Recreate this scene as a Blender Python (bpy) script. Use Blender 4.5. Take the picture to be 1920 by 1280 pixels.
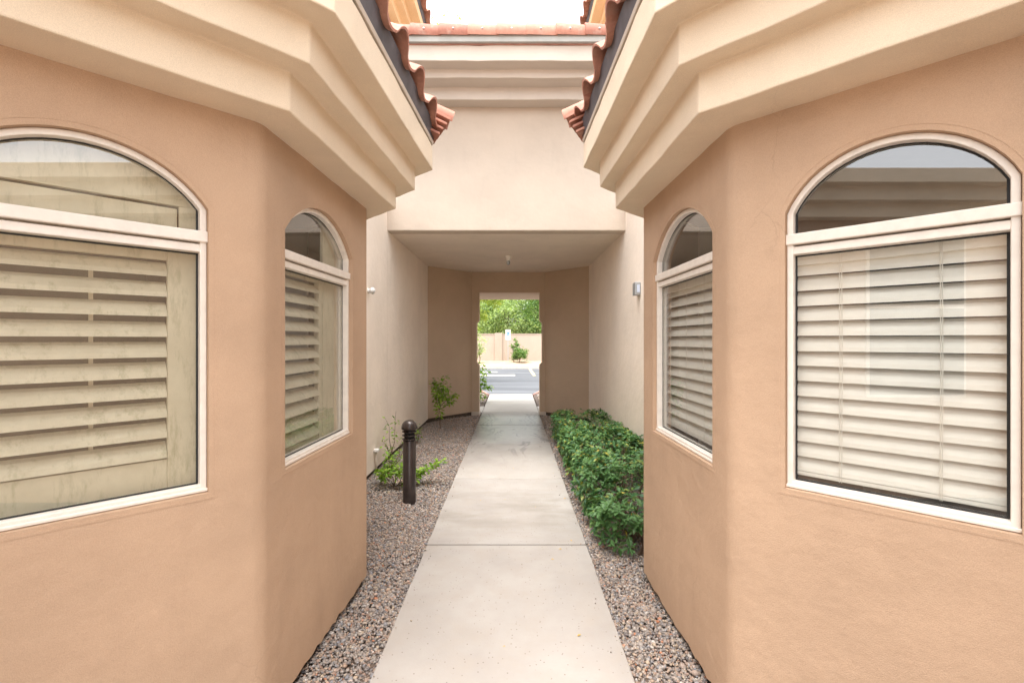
import bpy, bmesh, math, random
import numpy as np
from mathutils import Vector, Matrix

random.seed(7)
rng = np.random.default_rng(11)
R = math.radians
for o in list(bpy.data.objects):
    bpy.data.objects.remove(o)
scn = bpy.context.scene
COL = scn.collection

# ------------------------------------------------------------------ camera, sky, sun, exposure
cam_d = bpy.data.cameras.new('camera')
cam = bpy.data.objects.new('camera', cam_d)
COL.objects.link(cam)
cam.location = (0, 0, 1.55)
cam.rotation_euler = (R(90), 0, 0)
cam_d.sensor_width = 36
cam_d.lens = 870 / 1920 * 36
cam_d.shift_y = -3 / 1920
cam_d.shift_x = -1 / 1920
cam_d.clip_start = 0.02
cam_d.clip_end = 2000
scn.camera = cam

world = bpy.data.worlds.new('World')
scn.world = world
world.use_nodes = True
wn = world.node_tree.nodes
wl = world.node_tree.links
wn.clear()
wo = wn.new('ShaderNodeOutputWorld')
wb = wn.new('ShaderNodeBackground')
sky = wn.new('ShaderNodeTexSky')
sky.sky_type = 'NISHITA'
sky.sun_disc = False
SUN_EL, SUN_AZ = 77, 200          # azimuth clockwise from +Y: behind the camera, to its left
sky.sun_elevation = R(SUN_EL)
sky.sun_rotation = R(SUN_AZ)
sky.air_density = 1.0
sky.dust_density = 3.0
hs = wn.new('ShaderNodeHueSaturation')       # overcast: the blue is veiled by cloud
hs.inputs['Saturation'].default_value = 0.12
wb.inputs['Strength'].default_value = 0.15
wl.new(sky.outputs[0], hs.inputs['Color'])
wl.new(hs.outputs[0], wb.inputs['Color'])
wl.new(wb.outputs[0], wo.inputs['Surface'])

sun_d = bpy.data.lights.new('sun', 'SUN')
sun_d.energy = 1.0
sun_d.angle = R(50)
sun_d.color = (1.0, 0.96, 0.9)
sun = bpy.data.objects.new('sun', sun_d)
COL.objects.link(sun)
sd = Vector((math.sin(R(SUN_AZ)) * math.cos(R(SUN_EL)), math.cos(R(SUN_AZ)) * math.cos(R(SUN_EL)), math.sin(R(SUN_EL))))
sun.rotation_euler = (-sd).to_track_quat('-Z', 'Y').to_euler()
sun.location = sd * 30

vs = scn.view_settings
vs.view_transform = 'Standard'
vs.look = 'None'
vs.gamma = 1
vs.use_curve_mapping = False
vs.exposure = 2.1
try:
    scn.cycles.max_bounces = 14
    scn.cycles.diffuse_bounces = 8
    scn.cycles.transparent_max_bounces = 16
except Exception:
    pass

# ------------------------------------------------------------------ materials
def newmat(name):
    m = bpy.data.materials.new(name)
    m.use_nodes = True
    nt = m.node_tree
    return m, nt.nodes, nt.links, nt.nodes['Principled BSDF']

def node(N, t, **kw):
    n = N.new(t)
    for k, v in kw.items():
        if k in n.inputs.keys():
            n.inputs[k].default_value = v
        else:
            setattr(n, k, v)
    return n

def pos(N):
    return N.new('ShaderNodeNewGeometry').outputs['Position']

def noise(N, L, vec, scale, detail=3, rough=0.5, dist=0.0):
    n = N.new('ShaderNodeTexNoise')
    n.inputs['Scale'].default_value = scale
    n.inputs['Detail'].default_value = detail
    n.inputs['Roughness'].default_value = rough
    n.inputs['Distortion'].default_value = dist
    if vec is not None:
        L.new(vec, n.inputs['Vector'])
    return n.outputs['Fac']

def ramp(N, L, fac, stops):
    r = N.new('ShaderNodeValToRGB')
    e = r.color_ramp.elements
    while len(e) < len(stops):
        e.new(0.5)
    for i, (p, c) in enumerate(stops):
        e[i].position = p
        e[i].color = (c[0], c[1], c[2], 1) if not isinstance(c, (int, float)) else (c, c, c, 1)
    L.new(fac, r.inputs['Fac'])
    return r.outputs['Color']

def mix(N, L, fac, a, b, mode='MIX'):
    m = N.new('ShaderNodeMix')
    m.data_type = 'RGBA'
    m.blend_type = mode
    for idx, v in ((0, fac), (6, a), (7, b)):
        if isinstance(v, (int, float)):
            m.inputs[idx].default_value = v
        elif isinstance(v, (tuple, list)):
            m.inputs[idx].default_value = (v[0], v[1], v[2], 1)
        else:
            L.new(v, m.inputs[idx])
    return m.outputs[2]

def bump(N, L, P, h, strength, dist):
    b = N.new('ShaderNodeBump')
    b.inputs['Strength'].default_value = strength
    b.inputs['Distance'].default_value = dist
    L.new(h, b.inputs['Height'])
    L.new(b.outputs[0], P.inputs['Normal'])

def scaled(N, L, vec, s):
    m = N.new('ShaderNodeMapping')
    m.inputs['Scale'].default_value = s
    L.new(vec, m.inputs['Vector'])
    return m.outputs[0]

def stucco(name, col, var=0.06, bs=0.35, dirt=0.10):
    m, N, L, P = newmat(name)
    p = pos(N)
    n1 = noise(N, L, p, 1.7, 4, 0.6)
    c1 = tuple(c * (1 - var) for c in col)
    c2 = tuple(min(1, c * (1 + var)) for c in col)
    base = ramp(N, L, n1, [(0.3, c1), (0.7, c2)])
    n2 = noise(N, L, scaled(N, L, p, (9, 9, 1.3)), 1.0, 5, 0.65)       # faint run-off streaks
    st = ramp(N, L, n2, [(0.55, 0.0), (0.8, dirt)])
    base = mix(N, L, st, base, tuple(c * 0.62 for c in col))
    n5 = noise(N, L, p, 23, 3, 0.6)                                    # scuffs and pocks
    sc = ramp(N, L, n5, [(0.70, 0.0), (0.80, 0.16)])
    base = mix(N, L, sc, base, tuple(c * 0.7 for c in col))
    gr = ramp(N, L, noise(N, L, p, 420, 2, 0.8), [(0.3, (0.86, 0.86, 0.86)), (0.7, (1.08, 1.08, 1.08))])   # sand grain
    base = mix(N, L, 1.0, base, gr, 'MULTIPLY')
    pt_ = ramp(N, L, noise(N, L, p, 0.9, 2, 0.4, 0.6), [(0.50, 0.0), (0.53, 0.10)])                        # repainted patches
    base = mix(N, L, pt_, base, tuple(min(1, c * 1.22) for c in col))
    vc = N.new('ShaderNodeTexVoronoi'); vc.feature = 'DISTANCE_TO_EDGE'; vc.inputs['Scale'].default_value = 1.15
    wv = N.new('ShaderNodeTexNoise'); wv.inputs['Scale'].default_value = 5; wv.inputs['Detail'].default_value = 5; L.new(p, wv.inputs['Vector'])
    ad = N.new('ShaderNodeVectorMath'); ad.operation = 'MULTIPLY_ADD'; L.new(wv.outputs['Color'], ad.inputs[0]); ad.inputs[1].default_value = (0.22, 0.22, 0.22); L.new(p, ad.inputs[2])
    L.new(ad.outputs[0], vc.inputs['Vector'])
    ck = ramp(N, L, vc.outputs['Distance'], [(0.0, 1.0), (0.0022, 0.0)])
    cm = ramp(N, L, noise(N, L, p, 1.4, 2), [(0.60, 0.0), (0.70, 0.22)])
    base = mix(N, L, mix(N, L, 1.0, ck, cm, 'MULTIPLY'), base, tuple(c * 0.45 for c in col))
    L.new(base, P.inputs['Base Color'])
    P.inputs['Roughness'].default_value = 0.88
    P.inputs['Specular IOR Level'].default_value = 0.25
    n3 = noise(N, L, p, 240, 3, 0.7)
    n4 = noise(N, L, p, 11, 3, 0.5)
    a = N.new('ShaderNodeMath'); a.operation = 'MULTIPLY_ADD'
    L.new(n4, a.inputs[0]); a.inputs[1].default_value = 4.0; L.new(n3, a.inputs[2])
    bump(N, L, P, a.outputs[0], bs, 0.004)
    return m

def plain(name, col, rough=0.6, metal=0.0, var=0.08, scale=12, bs=0.0, bscale=200, spec=0.4):
    m, N, L, P = newmat(name)
    p = pos(N)
    n1 = noise(N, L, p, scale, 4, 0.6)
    base = ramp(N, L, n1, [(0.3, tuple(c * (1 - var) for c in col)), (0.7, tuple(min(1, c * (1 + var)) for c in col))])
    L.new(base, P.inputs['Base Color'])
    P.inputs['Roughness'].default_value = rough
    P.inputs['Metallic'].default_value = metal
    P.inputs['Specular IOR Level'].default_value = spec
    if bs:
        bump(N, L, P, noise(N, L, p, bscale, 3, 0.6), bs, 0.003)
    return m

M = {}
M['bay'] = stucco('tan_stucco', (0.505, 0.35, 0.24), 0.09, 0.4, 0.16)
M['pass'] = stucco('pale_pink_stucco', (0.55, 0.46, 0.375))
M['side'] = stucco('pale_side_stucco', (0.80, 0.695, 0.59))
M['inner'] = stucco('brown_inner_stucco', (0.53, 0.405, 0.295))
M['ceil'] = stucco('pale_ceiling_stucco', (0.76, 0.66, 0.56))
M['cornice'] = stucco('cream_stucco', (0.75, 0.625, 0.475), 0.06, 0.3, 0.12)
M['cornice_pale'] = stucco('pale_cream_stucco', (0.58, 0.515, 0.45), 0.04, 0.25, 0.1)
M['cornice_bounce'] = stucco('bounce_tinted_stucco', (0.74, 0.52, 0.31), 0.05, 0.3, 0.1)  # warm light bounced up from the roof tiles is put into this colour
M['found'] = plain('dark_footing', (0.10, 0.075, 0.055), 0.95, var=0.3, scale=30, bs=0.6, bscale=60)
M['frame'] = plain('almond_window_frame', (0.77, 0.71, 0.64), 0.45, var=0.06, scale=25)
M['gasket'] = plain('black_gasket', (0.02, 0.02, 0.02), 0.6)
M['shutter'] = plain('cream_shutter', (0.72, 0.65, 0.50), 0.55, var=0.10, scale=9)
def shuttermat():
    m, N, L, P = newmat('cream_shutter')
    p = pos(N)
    c = ramp(N, L, noise(N, L, p, 9, 4, 0.6), [(0.3, (0.66, 0.59, 0.45)), (0.7, (0.77, 0.70, 0.55))])
    st = ramp(N, L, noise(N, L, scaled(N, L, p, (22, 22, 5)), 1.0, 6, 0.75), [(0.52, 0.0), (0.74, 0.75)])
    c = mix(N, L, st, c, (0.33, 0.31, 0.18))
    L.new(c, P.inputs['Base Color']); P.inputs['Roughness'].default_value = 0.55
    return m
M['shutter'] = shuttermat()
M['blind'] = plain('white_blind', (0.92, 0.88, 0.82), 0.5, var=0.04, scale=9)
M['cord'] = plain('blind_cord', (0.80, 0.76, 0.70), 0.8)
M['room'] = plain('room_wall', (0.14, 0.125, 0.11), 0.9)
M['felt'] = plain('dark_eave_metal', (0.085, 0.075, 0.080), 0.55, var=0.35, scale=7, spec=0.3)
M['drip'] = plain('tan_drip_edge', (0.50, 0.42, 0.34), 0.6, var=0.08)
M['zinc'] = plain('grey_flashing', (0.40, 0.40, 0.38), 0.45, 0.3, var=0.12, scale=5)
M['gap'] = plain('black_gap', (0.012, 0.010, 0.010), 0.95)
M['bronze'] = plain('bronze_bollard_paint', (0.052, 0.040, 0.036), 0.26, 0.3, var=0.15, scale=15)
M['white_metal'] = plain('white_enamel', (0.78, 0.76, 0.73), 0.4)
M['steel'] = plain('galvanised_steel', (0.45, 0.47, 0.48), 0.45, 0.7)
M['bluepaint'] = plain('blue_sign_paint', (0.04, 0.22, 0.58), 0.5)
M['soil'] = plain('bed_soil', (0.105, 0.075, 0.058), 0.95, var=0.3, scale=40, bs=0.8, bscale=90)
M['dirt'] = plain('dry_dirt', (0.42, 0.30, 0.20), 0.95, var=0.2, scale=3, bs=0.6, bscale=20)
M['outwall'] = stucco('boundary_wall_stucco', (0.46, 0.375, 0.31), 0.04, 0.3, 0.06)
M['kerb'] = plain('kerb_concrete', (0.55, 0.48, 0.41), 0.9, var=0.12, scale=6, bs=0.4, bscale=80)
M['redkerb'] = plain('faded_red_kerb_paint', (0.46, 0.24, 0.19), 0.8, var=0.2, scale=8)
M['lineY'] = plain('worn_yellow_line', (0.62, 0.50, 0.25), 0.8, var=0.2, scale=9)
M['lineW'] = plain('worn_white_line', (0.62, 0.58, 0.48), 0.8, var=0.2, scale=9)
M['twig'] = plain('grey_brown_bark', (0.14, 0.09, 0.06), 0.9, var=0.3, scale=60)
M['bark'] = plain('tree_bark', (0.13, 0.10, 0.075), 0.95, var=0.3, scale=20, bs=0.6, bscale=30)
M['litter'] = plain('dry_yellow_leaf', (0.60, 0.38, 0.08), 0.7, var=0.3, scale=30)
M['bulb'] = plain('frosted_bulb', (0.55, 0.50, 0.42), 0.3)
M['lens'] = plain('frosted_blue_lens', (0.55, 0.62, 0.75), 0.3)

def leafmat(name, lo, mid, hi, odd=None, rough=0.45, trans=0.25):
    m, N, L, P = newmat(name)
    g = N.new('ShaderNodeNewGeometry')
    stops = [(0.0, lo), (0.5, mid), (0.93, hi)]
    if odd:
        stops.append((0.985, odd))
    c = ramp(N, L, g.outputs['Random Per Island'], stops)
    n = noise(N, L, g.outputs['Position'], 3.0, 2)
    c = mix(N, L, 0.35, c, ramp(N, L, n, [(0.3, (0.4, 0.4, 0.4)), (0.7, (1.0, 1.0, 1.0))]), 'MULTIPLY')
    L.new(c, P.inputs['Base Color'])
    P.inputs['Roughness'].default_value = rough
    P.inputs['Specular IOR Level'].default_value = 0.35
    t = N.new('ShaderNodeBsdfTranslucent')
    L.new(mix(N, L, 1.0, c, (1.2, 1.25, 0.6), 'MULTIPLY'), t.inputs['Color'])
    ms = N.new('ShaderNodeMixShader')
    ms.inputs[0].default_value = trans
    out = [x for x in N if x.type == 'OUTPUT_MATERIAL'][0]
    L.new(P.outputs[0], ms.inputs[1]); L.new(t.outputs[0], ms.inputs[2])
    L.new(ms.outputs[0], out.inputs['Surface'])
    return m

M['hedge'] = leafmat('hedge_leaf', (0.045, 0.125, 0.05), (0.085, 0.20, 0.07), (0.19, 0.30, 0.085), (0.42, 0.34, 0.06))
M['sprig'] = leafmat('fresh_leaf', (0.15, 0.29, 0.03), (0.24, 0.42, 0.05), (0.36, 0.50, 0.08), None, 0.5, 0.35)
M['treeA'] = leafmat('pale_tree_leaf', (0.25, 0.35, 0.16), (0.35, 0.47, 0.22), (0.48, 0.58, 0.30), None, 0.6, 0.5)
M['treeB'] = leafmat('dark_tree_leaf', (0.11, 0.21, 0.07), (0.18, 0.30, 0.10), (0.27, 0.38, 0.13), None, 0.6, 0.45)
M['treeC'] = leafmat('yellow_green_leaf', (0.26, 0.36, 0.08), (0.38, 0.48, 0.11), (0.50, 0.56, 0.16), None, 0.55, 0.5)

# gravel: every stone its own tone
def gravelmat():
    m, N, L, P = newmat('mixed_gravel')
    g = N.new('ShaderNodeNewGeometry')
    c = ramp(N, L, g.outputs['Random Per Island'], [(0.0, (0.17, 0.15, 0.145)), (0.2, (0.28, 0.24, 0.215)), (0.4, (0.38, 0.33, 0.29)),
             (0.58, (0.34, 0.225, 0.17)), (0.72, (0.48, 0.38, 0.28)), (0.86, (0.23, 0.23, 0.25)), (0.965, (0.56, 0.50, 0.44)), (0.992, (0.46, 0.20, 0.11))])
    n = noise(N, L, g.outputs['Position'], 160, 3, 0.6)
    c = mix(N, L, 0.5, c, ramp(N, L, n, [(0.3, (0.6, 0.6, 0.6)), (0.7, (1, 1, 1))]), 'MULTIPLY')
    L.new(c, P.inputs['Base Color'])
    P.inputs['Roughness'].default_value = 0.8
    return m
M['gravel'] = gravelmat()

def tilemat():
    m, N, L, P = newmat('terracotta')
    oi = N.new('ShaderNodeObjectInfo')
    p = pos(N)
    c = ramp(N, L, oi.outputs['Random'], [(0.0, (0.34, 0.135, 0.09)), (0.5, (0.42, 0.185, 0.125)), (1.0, (0.48, 0.24, 0.17))])
    n = noise(N, L, p, 28, 5, 0.65)
    c = mix(N, L, 0.6, c, ramp(N, L, n, [(0.3, (0.66, 0.6, 0.6)), (0.75, (1.15, 1.15, 1.15))]), 'MULTIPLY')
    n2 = noise(N, L, p, 9, 4, 0.6)
    c = mix(N, L, ramp(N, L, n2, [(0.55, 0.0), (0.8, 0.5)]), c, (0.50, 0.40, 0.33))
    L.new(c, P.inputs['Base Color'])
    P.inputs['Roughness'].default_value = 0.75
    bump(N, L, P, noise(N, L, p, 120, 3), 0.3, 0.003)
    return m
M['tile'] = tilemat()

def concretemat():
    m, N, L, P = newmat('walk_concrete')
    p = pos(N)
    n1 = noise(N, L, p, 1.3, 5, 0.6)
    c = ramp(N, L, n1, [(0.3, (0.315, 0.288, 0.265)), (0.5, (0.37, 0.343, 0.318)), (0.72, (0.41, 0.385, 0.36))])
    n2 = noise(N, L, p, 5.5, 5, 0.7)
    c = mix(N, L, ramp(N, L, n2, [(0.45, 0.0), (0.70, 0.65)]), c, (0.36, 0.32, 0.28))
    oi = N.new('ShaderNodeObjectInfo')
    c = mix(N, L, 1.0, c, ramp(N, L, oi.outputs['Random'], [(0.0, (0.93, 0.93, 0.94)), (1.0, (1.05, 1.04, 1.02))]), 'MULTIPLY')
    # aggregate pocks
    v = N.new('ShaderNodeTexVoronoi'); v.inputs['Scale'].default_value = 44; L.new(p, v.inputs['Vector'])
    pk = ramp(N, L, v.outputs['Distance'], [(0.10, 1.0), (0.20, 0.0)])
    vsel = N.new('ShaderNodeSeparateColor'); L.new(v.outputs['Color'], vsel.inputs[0])
    keep = ramp(N, L, vsel.outputs[0], [(0.60, 0.0), (0.66, 0.8)])
    c = mix(N, L, mix(N, L, 1.0, pk, keep, 'MULTIPLY'), c, (0.16, 0.13, 0.11))
    # drips and dried puddle rings inside the passage (Y about 6.5 to 10)
    sx = N.new('ShaderNodeSeparateXYZ'); L.new(p, sx.inputs[0])
    yb = N.new('ShaderNodeMapRange'); L.new(sx.outputs['Y'], yb.inputs['Value'])
    yb.inputs['From Min'].default_value = 5.6; yb.inputs['From Max'].default_value = 7.4
    ye = N.new('ShaderNodeMapRange'); L.new(sx.outputs['Y'], ye.inputs['Value'])
    ye.inputs['From Min'].default_value = 9.9; ye.inputs['From Max'].default_value = 9.3
    band = N.new('ShaderNodeMath'); band.operation = 'MULTIPLY'
    L.new(yb.outputs[0], band.inputs[0]); L.new(ye.outputs[0], band.inputs[1])
    nb = noise(N, L, scaled(N, L, p, (2.4, 0.9, 1)), 1.0, 3, 0.55, 1.4)
    rg = N.new('ShaderNodeMath'); rg.operation = 'MULTIPLY'; L.new(nb, rg.inputs[0]); rg.inputs[1].default_value = 30
    sn = N.new('ShaderNodeMath'); sn.operation = 'SINE'; L.new(rg.outputs[0], sn.inputs[0])
    rings = ramp(N, L, sn.outputs[0], [(0.15, 0.0), (0.9, 0.8)])
    patch = ramp(N, L, noise(N, L, scaled(N, L, p, (3.0, 1.2, 1)), 1.0, 2, 0.5), [(0.46, 0.0), (0.62, 1.0)])
    rings = mix(N, L, 1.0, rings, patch, 'MULTIPLY')
    broad = ramp(N, L, noise(N, L, scaled(N, L, p, (1.2, 0.9, 1)), 1.0, 5, 0.65), [(0.35, 0.25), (0.65, 0.75)])
    both = mix(N, L, 1.0, rings, broad, 'ADD')
    c = mix(N, L, mix(N, L, 1.0, both, band.outputs[0], 'MULTIPLY'), c, (0.13, 0.12, 0.11))
    # dried water-flow lines that curl in from both edges inside the passage
    ax = N.new('ShaderNodeMath'); ax.operation = 'ADD'; L.new(sx.outputs['X'], ax.inputs[0]); ax.inputs[1].default_value = 0.045
    ab = N.new('ShaderNodeMath'); ab.operation = 'ABSOLUTE'; L.new(ax.outputs[0], ab.inputs[0])
    x1 = N.new('ShaderNodeMath'); x1.operation = 'MULTIPLY_ADD'; L.new(ab.outputs[0], x1.inputs[0]); x1.inputs[1].default_value = 1.3; x1.inputs[2].default_value = -0.80
    y1 = N.new('ShaderNodeMath'); y1.operation = 'MULTIPLY_ADD'; L.new(sx.outputs['Y'], y1.inputs[0]); y1.inputs[1].default_value = 0.42; y1.inputs[2].default_value = -3.75
    cv = N.new('ShaderNodeCombineXYZ'); L.new(x1.outputs[0], cv.inputs[0]); L.new(y1.outputs[0], cv.inputs[1])
    ln_ = N.new('ShaderNodeVectorMath'); ln_.operation = 'LENGTH'; L.new(cv.outputs[0], ln_.inputs[0])
    dn_ = N.new('ShaderNodeMath'); dn_.operation = 'MULTIPLY_ADD'; L.new(noise(N, L, p, 2.6, 4, 0.6), dn_.inputs[0]); dn_.inputs[1].default_value = 0.42; L.new(ln_.outputs['Value'], dn_.inputs[2])
    fq = N.new('ShaderNodeMath'); fq.operation = 'MULTIPLY'; L.new(dn_.outputs[0], fq.inputs[0]); fq.inputs[1].default_value = 62
    s2 = N.new('ShaderNodeMath'); s2.operation = 'SINE'; L.new(fq.outputs[0], s2.inputs[0])
    lines = ramp(N, L, s2.outputs[0], [(0.25, 0.0), (0.95, 1.0)])
    rmask = ramp(N, L, dn_.outputs[0], [(0.30, 0.0), (0.40, 0.9), (0.58, 0.75), (0.72, 0.0)])
    lm = mix(N, L, 1.0, mix(N, L, 1.0, lines, rmask, 'MULTIPLY'), band.outputs[0], 'MULTIPLY')
    c = mix(N, L, lm, c, (0.075, 0.07, 0.065))
    # grimy patch on the slab before the passage
    pm = N.new('ShaderNodeMapRange'); L.new(sx.outputs['Y'], pm.inputs['Value'])
    pm.inputs['From Min'].default_value = 3.45; pm.inputs['From Max'].default_value = 4.1
    p2 = N.new('ShaderNodeMapRange'); L.new(sx.outputs['Y'], p2.inputs['Value'])
    p2.inputs['From Min'].default_value = 5.3; p2.inputs['From Max'].default_value = 4.5
    pmul = N.new('ShaderNodeMath'); pmul.operation = 'MULTIPLY'; L.new(pm.outputs[0], pmul.inputs[0]); L.new(p2.outputs[0], pmul.inputs[1])
    pn = ramp(N, L, noise(N, L, scaled(N, L, p, (1.5, 4, 1)), 1.0, 5, 0.65), [(0.42, 0.0), (0.66, 0.85)])
    c = mix(N, L, mix(N, L, 1.0, pn, pmul.outputs[0], 'MULTIPLY'), c, (0.26, 0.235, 0.20))
    L.new(c, P.inputs['Base Color'])
    rr = N.new('ShaderNodeMapRange'); L.new(band.outputs[0], rr.inputs['Value']); rr.inputs['To Min'].default_value = 0.72; rr.inputs['To Max'].default_value = 0.34
    L.new(rr.outputs[0], P.inputs['Roughness'])
    bump(N, L, P, noise(N, L, p, 90, 4, 0.7), 0.25, 0.003)
    return m
M['concrete'] = concretemat()

def asphaltmat():
    m, N, L, P = newmat('asphalt')
    p = pos(N)
    n1 = noise(N, L, scaled(N, L, p, (0.15, 1.1, 1)), 1.0, 4, 0.6)
    c = ramp(N, L, n1, [(0.3, (0.062, 0.066, 0.074)), (0.5, (0.095, 0.10, 0.112)), (0.7, (0.15, 0.155, 0.168))])
    L.new(c, P.inputs['Base Color'])
    P.inputs['Roughness'].default_value = 0.7
    bump(N, L, P, noise(N, L, p, 60, 3), 0.3, 0.004)
    return m
M['asphalt'] = asphaltmat()

def glassmat(name, dust, dcol):
    m, N, L, P = newmat(name)
    N.remove(P)
    out = [x for x in N if x.type == 'OUTPUT_MATERIAL'][0]
    lw = N.new('ShaderNodeLayerWeight'); lw.inputs['Blend'].default_value = 0.5
    pw = N.new('ShaderNodeMath'); pw.operation = 'POWER'; L.new(lw.outputs['Facing'], pw.inputs[0]); pw.inputs[1].default_value = 3.6
    ma = N.new('ShaderNodeMath'); ma.operation = 'MULTIPLY_ADD'; L.new(pw.outputs[0], ma.inputs[0]); ma.inputs[1].default_value = 0.70; ma.inputs[2].default_value = 0.22
    tr = N.new('ShaderNodeBsdfTransparent'); tr.inputs[0].default_value = (0.93, 0.95, 0.93, 1)
    gl = N.new('ShaderNodeBsdfGlossy'); gl.inputs['Roughness'].default_value = 0.004
    ms = N.new('ShaderNodeMixShader'); L.new(ma.outputs[0], ms.inputs[0]); L.new(tr.outputs[0], ms.inputs[1]); L.new(gl.outputs[0], ms.inputs[2])
    df = N.new('ShaderNodeBsdfDiffuse'); df.inputs[0].default_value = (*dcol, 1)
    p = pos(N)
    nz = noise(N, L, scaled(N, L, p, (7, 7, 1.6)), 1.0, 6, 0.7)
    f = ramp(N, L, nz, [(0.35, dust * 0.3), (0.75, dust)])
    ms2 = N.new('ShaderNodeMixShader'); L.new(f, ms2.inputs[0]); L.new(ms.outputs[0], ms2.inputs[1]); L.new(df.outputs[0], ms2.inputs[2])
    L.new(ms2.outputs[0], out.inputs['Surface'])
    return m
M['glass'] = glassmat('window_glass', 0.06, (0.5, 0.48, 0.42))
M['dirtyglass'] = glassmat('screened_dusty_glass', 0.13, (0.44, 0.41, 0.27))

# ------------------------------------------------------------------ object helpers
WM = {}

def link(o, parent=None, mat4=None):
    COL.objects.link(o)
    Mw = mat4 if mat4 is not None else Matrix.Identity(4)
    if parent is not None:
        o.parent = parent
        o.matrix_basis = WM[parent.name].inverted() @ Mw
    else:
        o.matrix_basis = Mw
    WM[o.name] = Mw
    return o

def tag(o, label=None, cat=None, group=None, kind=None):
    if label: o['label'] = label
    if cat: o['category'] = cat
    if group: o['group'] = group
    if kind: o['kind'] = kind
    return o

def thing(name, loc, label, cat, group=None):
    o = bpy.data.objects.new(name, None)
    o.empty_display_size = 0.1
    link(o, None, Matrix.Translation(Vector(loc)))
    return tag(o, label, cat, group)

def meshdata(name, V, F, mat, smooth=False):
    me = bpy.data.meshes.new(name)
    me.from_pydata([tuple(v) for v in V], [], F)
    me.materials.append(mat)
    if smooth:
        me.polygons.foreach_set('use_smooth', [True] * len(me.polygons))
    me.update()
    return me

def part(name, V, F, mat, parent=None, smooth=False, bevel=0.0, fix=True):
    """world-space vertices -> one mesh object whose origin sits where its parent's does"""
    Mw = WM[parent.name].copy() if parent is not None else Matrix.Identity(4)
    if parent is None and len(V):
        A = np.array([tuple(v) for v in V])
        c = (A.min(0) + A.max(0)) / 2
        Mw = Matrix.Translation((c[0], c[1], A[:, 2].min()))
    inv = Mw.inverted()
    me = meshdata(name, [inv @ Vector(v) for v in V], F, mat, smooth)
    if fix:
        bm = bmesh.new(); bm.from_mesh(me)
        bmesh.ops.recalc_face_normals(bm, faces=bm.faces)
        bm.to_mesh(me); bm.free()
    o = bpy.data.objects.new(name, me)
    link(o, parent, Mw)
    if bevel:
        b = o.modifiers.new('bevel', 'BEVEL'); b.width = bevel; b.segments = 2; b.limit_method = 'ANGLE'; b.angle_limit = R(25)
    return o

def piece(name, me, Mw, parent=None):
    o = bpy.data.objects.new(name, me)
    return link(o, parent, Mw)

BOXF = [(0, 1, 2, 3), (7, 6, 5, 4), (0, 4, 5, 1), (1, 5, 6, 2), (2, 6, 7, 3), (3, 7, 4, 0)]
def boxv(x0, x1, y0, y1, z0, z1):
    return [Vector(p) for p in ((x0, y0, z0), (x1, y0, z0), (x1, y1, z0), (x0, y1, z0), (x0, y0, z1), (x1, y0, z1), (x1, y1, z1), (x0, y1, z1))]

def box(name, x0, x1, y0, y1, z0, z1, mat, parent=None, bevel=0.0):
    return part(name, boxv(x0, x1, y0, y1, z0, z1), BOXF, mat, parent, bevel=bevel)

class MB:
    def __init__(s): s.V = []; s.F = []
    def add(s, V, F):
        o = len(s.V); s.V += list(V); s.F += [tuple(i + o for i in f) for f in F]; return s
    def box(s, *a): return s.add(boxv(*a), BOXF)
    def prism(s, poly, z0, z1):
        n = len(poly)
        V = [Vector((p[0], p[1], z0)) for p in poly] + [Vector((p[0], p[1], z1)) for p in poly]
        return s.add(V, [tuple(range(n - 1, -1, -1)), tuple(range(n, 2 * n))] + [(i, (i + 1) % n, n + (i + 1) % n, n + i) for i in range(n)])
    def tube(s, pts, rad, n=6, cap=True):
        pts = [Vector(p) for p in pts]
        base = len(s.V)
        for i, p in enumerate(pts):
            d = (pts[min(i + 1, len(pts) - 1)] - pts[max(i - 1, 0)]).normalized()
            a = d.orthogonal().normalized(); b = d.cross(a)
            r = rad[i] if isinstance(rad, (list, tuple)) else rad
            for k in range(n):
                t = 2 * math.pi * k / n
                s.V.append(p + r * (math.cos(t) * a + math.sin(t) * b))
        for i in range(len(pts) - 1):
            for k in range(n):
                s.F.append((base + i * n + k, base + i * n + (k + 1) % n, base + (i + 1) * n + (k + 1) % n, base + (i + 1) * n + k))
        if cap:
            s.F.append(tuple(base + k for k in range(n)))
            s.F.append(tuple(base + (len(pts) - 1) * n + k for k in range(n)))
        return s
    def lathe(s, prof, c, n=24):
        base = len(s.V)
        for r, z in prof:
            for k in range(n):
                t = 2 * math.pi * k / n
                s.V.append(Vector((c[0] + r * math.cos(t), c[1] + r * math.sin(t), c[2] + z)))
        for i in range(len(prof) - 1):
            for k in range(n):
                s.F.append((base + i * n + k, base + i * n + (k + 1) % n, base + (i + 1) * n + (k + 1) % n, base + (i + 1) * n + k))
        s.F.append(tuple(base + k for k in range(n)))
        s.F.append(tuple(base + (len(prof) - 1) * n + k for k in range(n)))
        return s
    def build(s, name, mat, parent=None, smooth=False, bevel=0.0):
        return part(name, s.V, s.F, mat, parent, smooth, bevel)

# ------------------------------------------------------------------ ground, walk, roadway
YF_L, YN_L, W_L = 3.01, 1.82, 0.945
YF_R, YN_R, W_R = 3.05, 1.886, 0.86
WN_L, WN_R = 0.983, 0.884          # half widths at the near corners: the bays close in a little
XL, XR = 1.62, 1.46                # side walls
PATH_L, PATH_R = -0.65, 0.56

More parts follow.
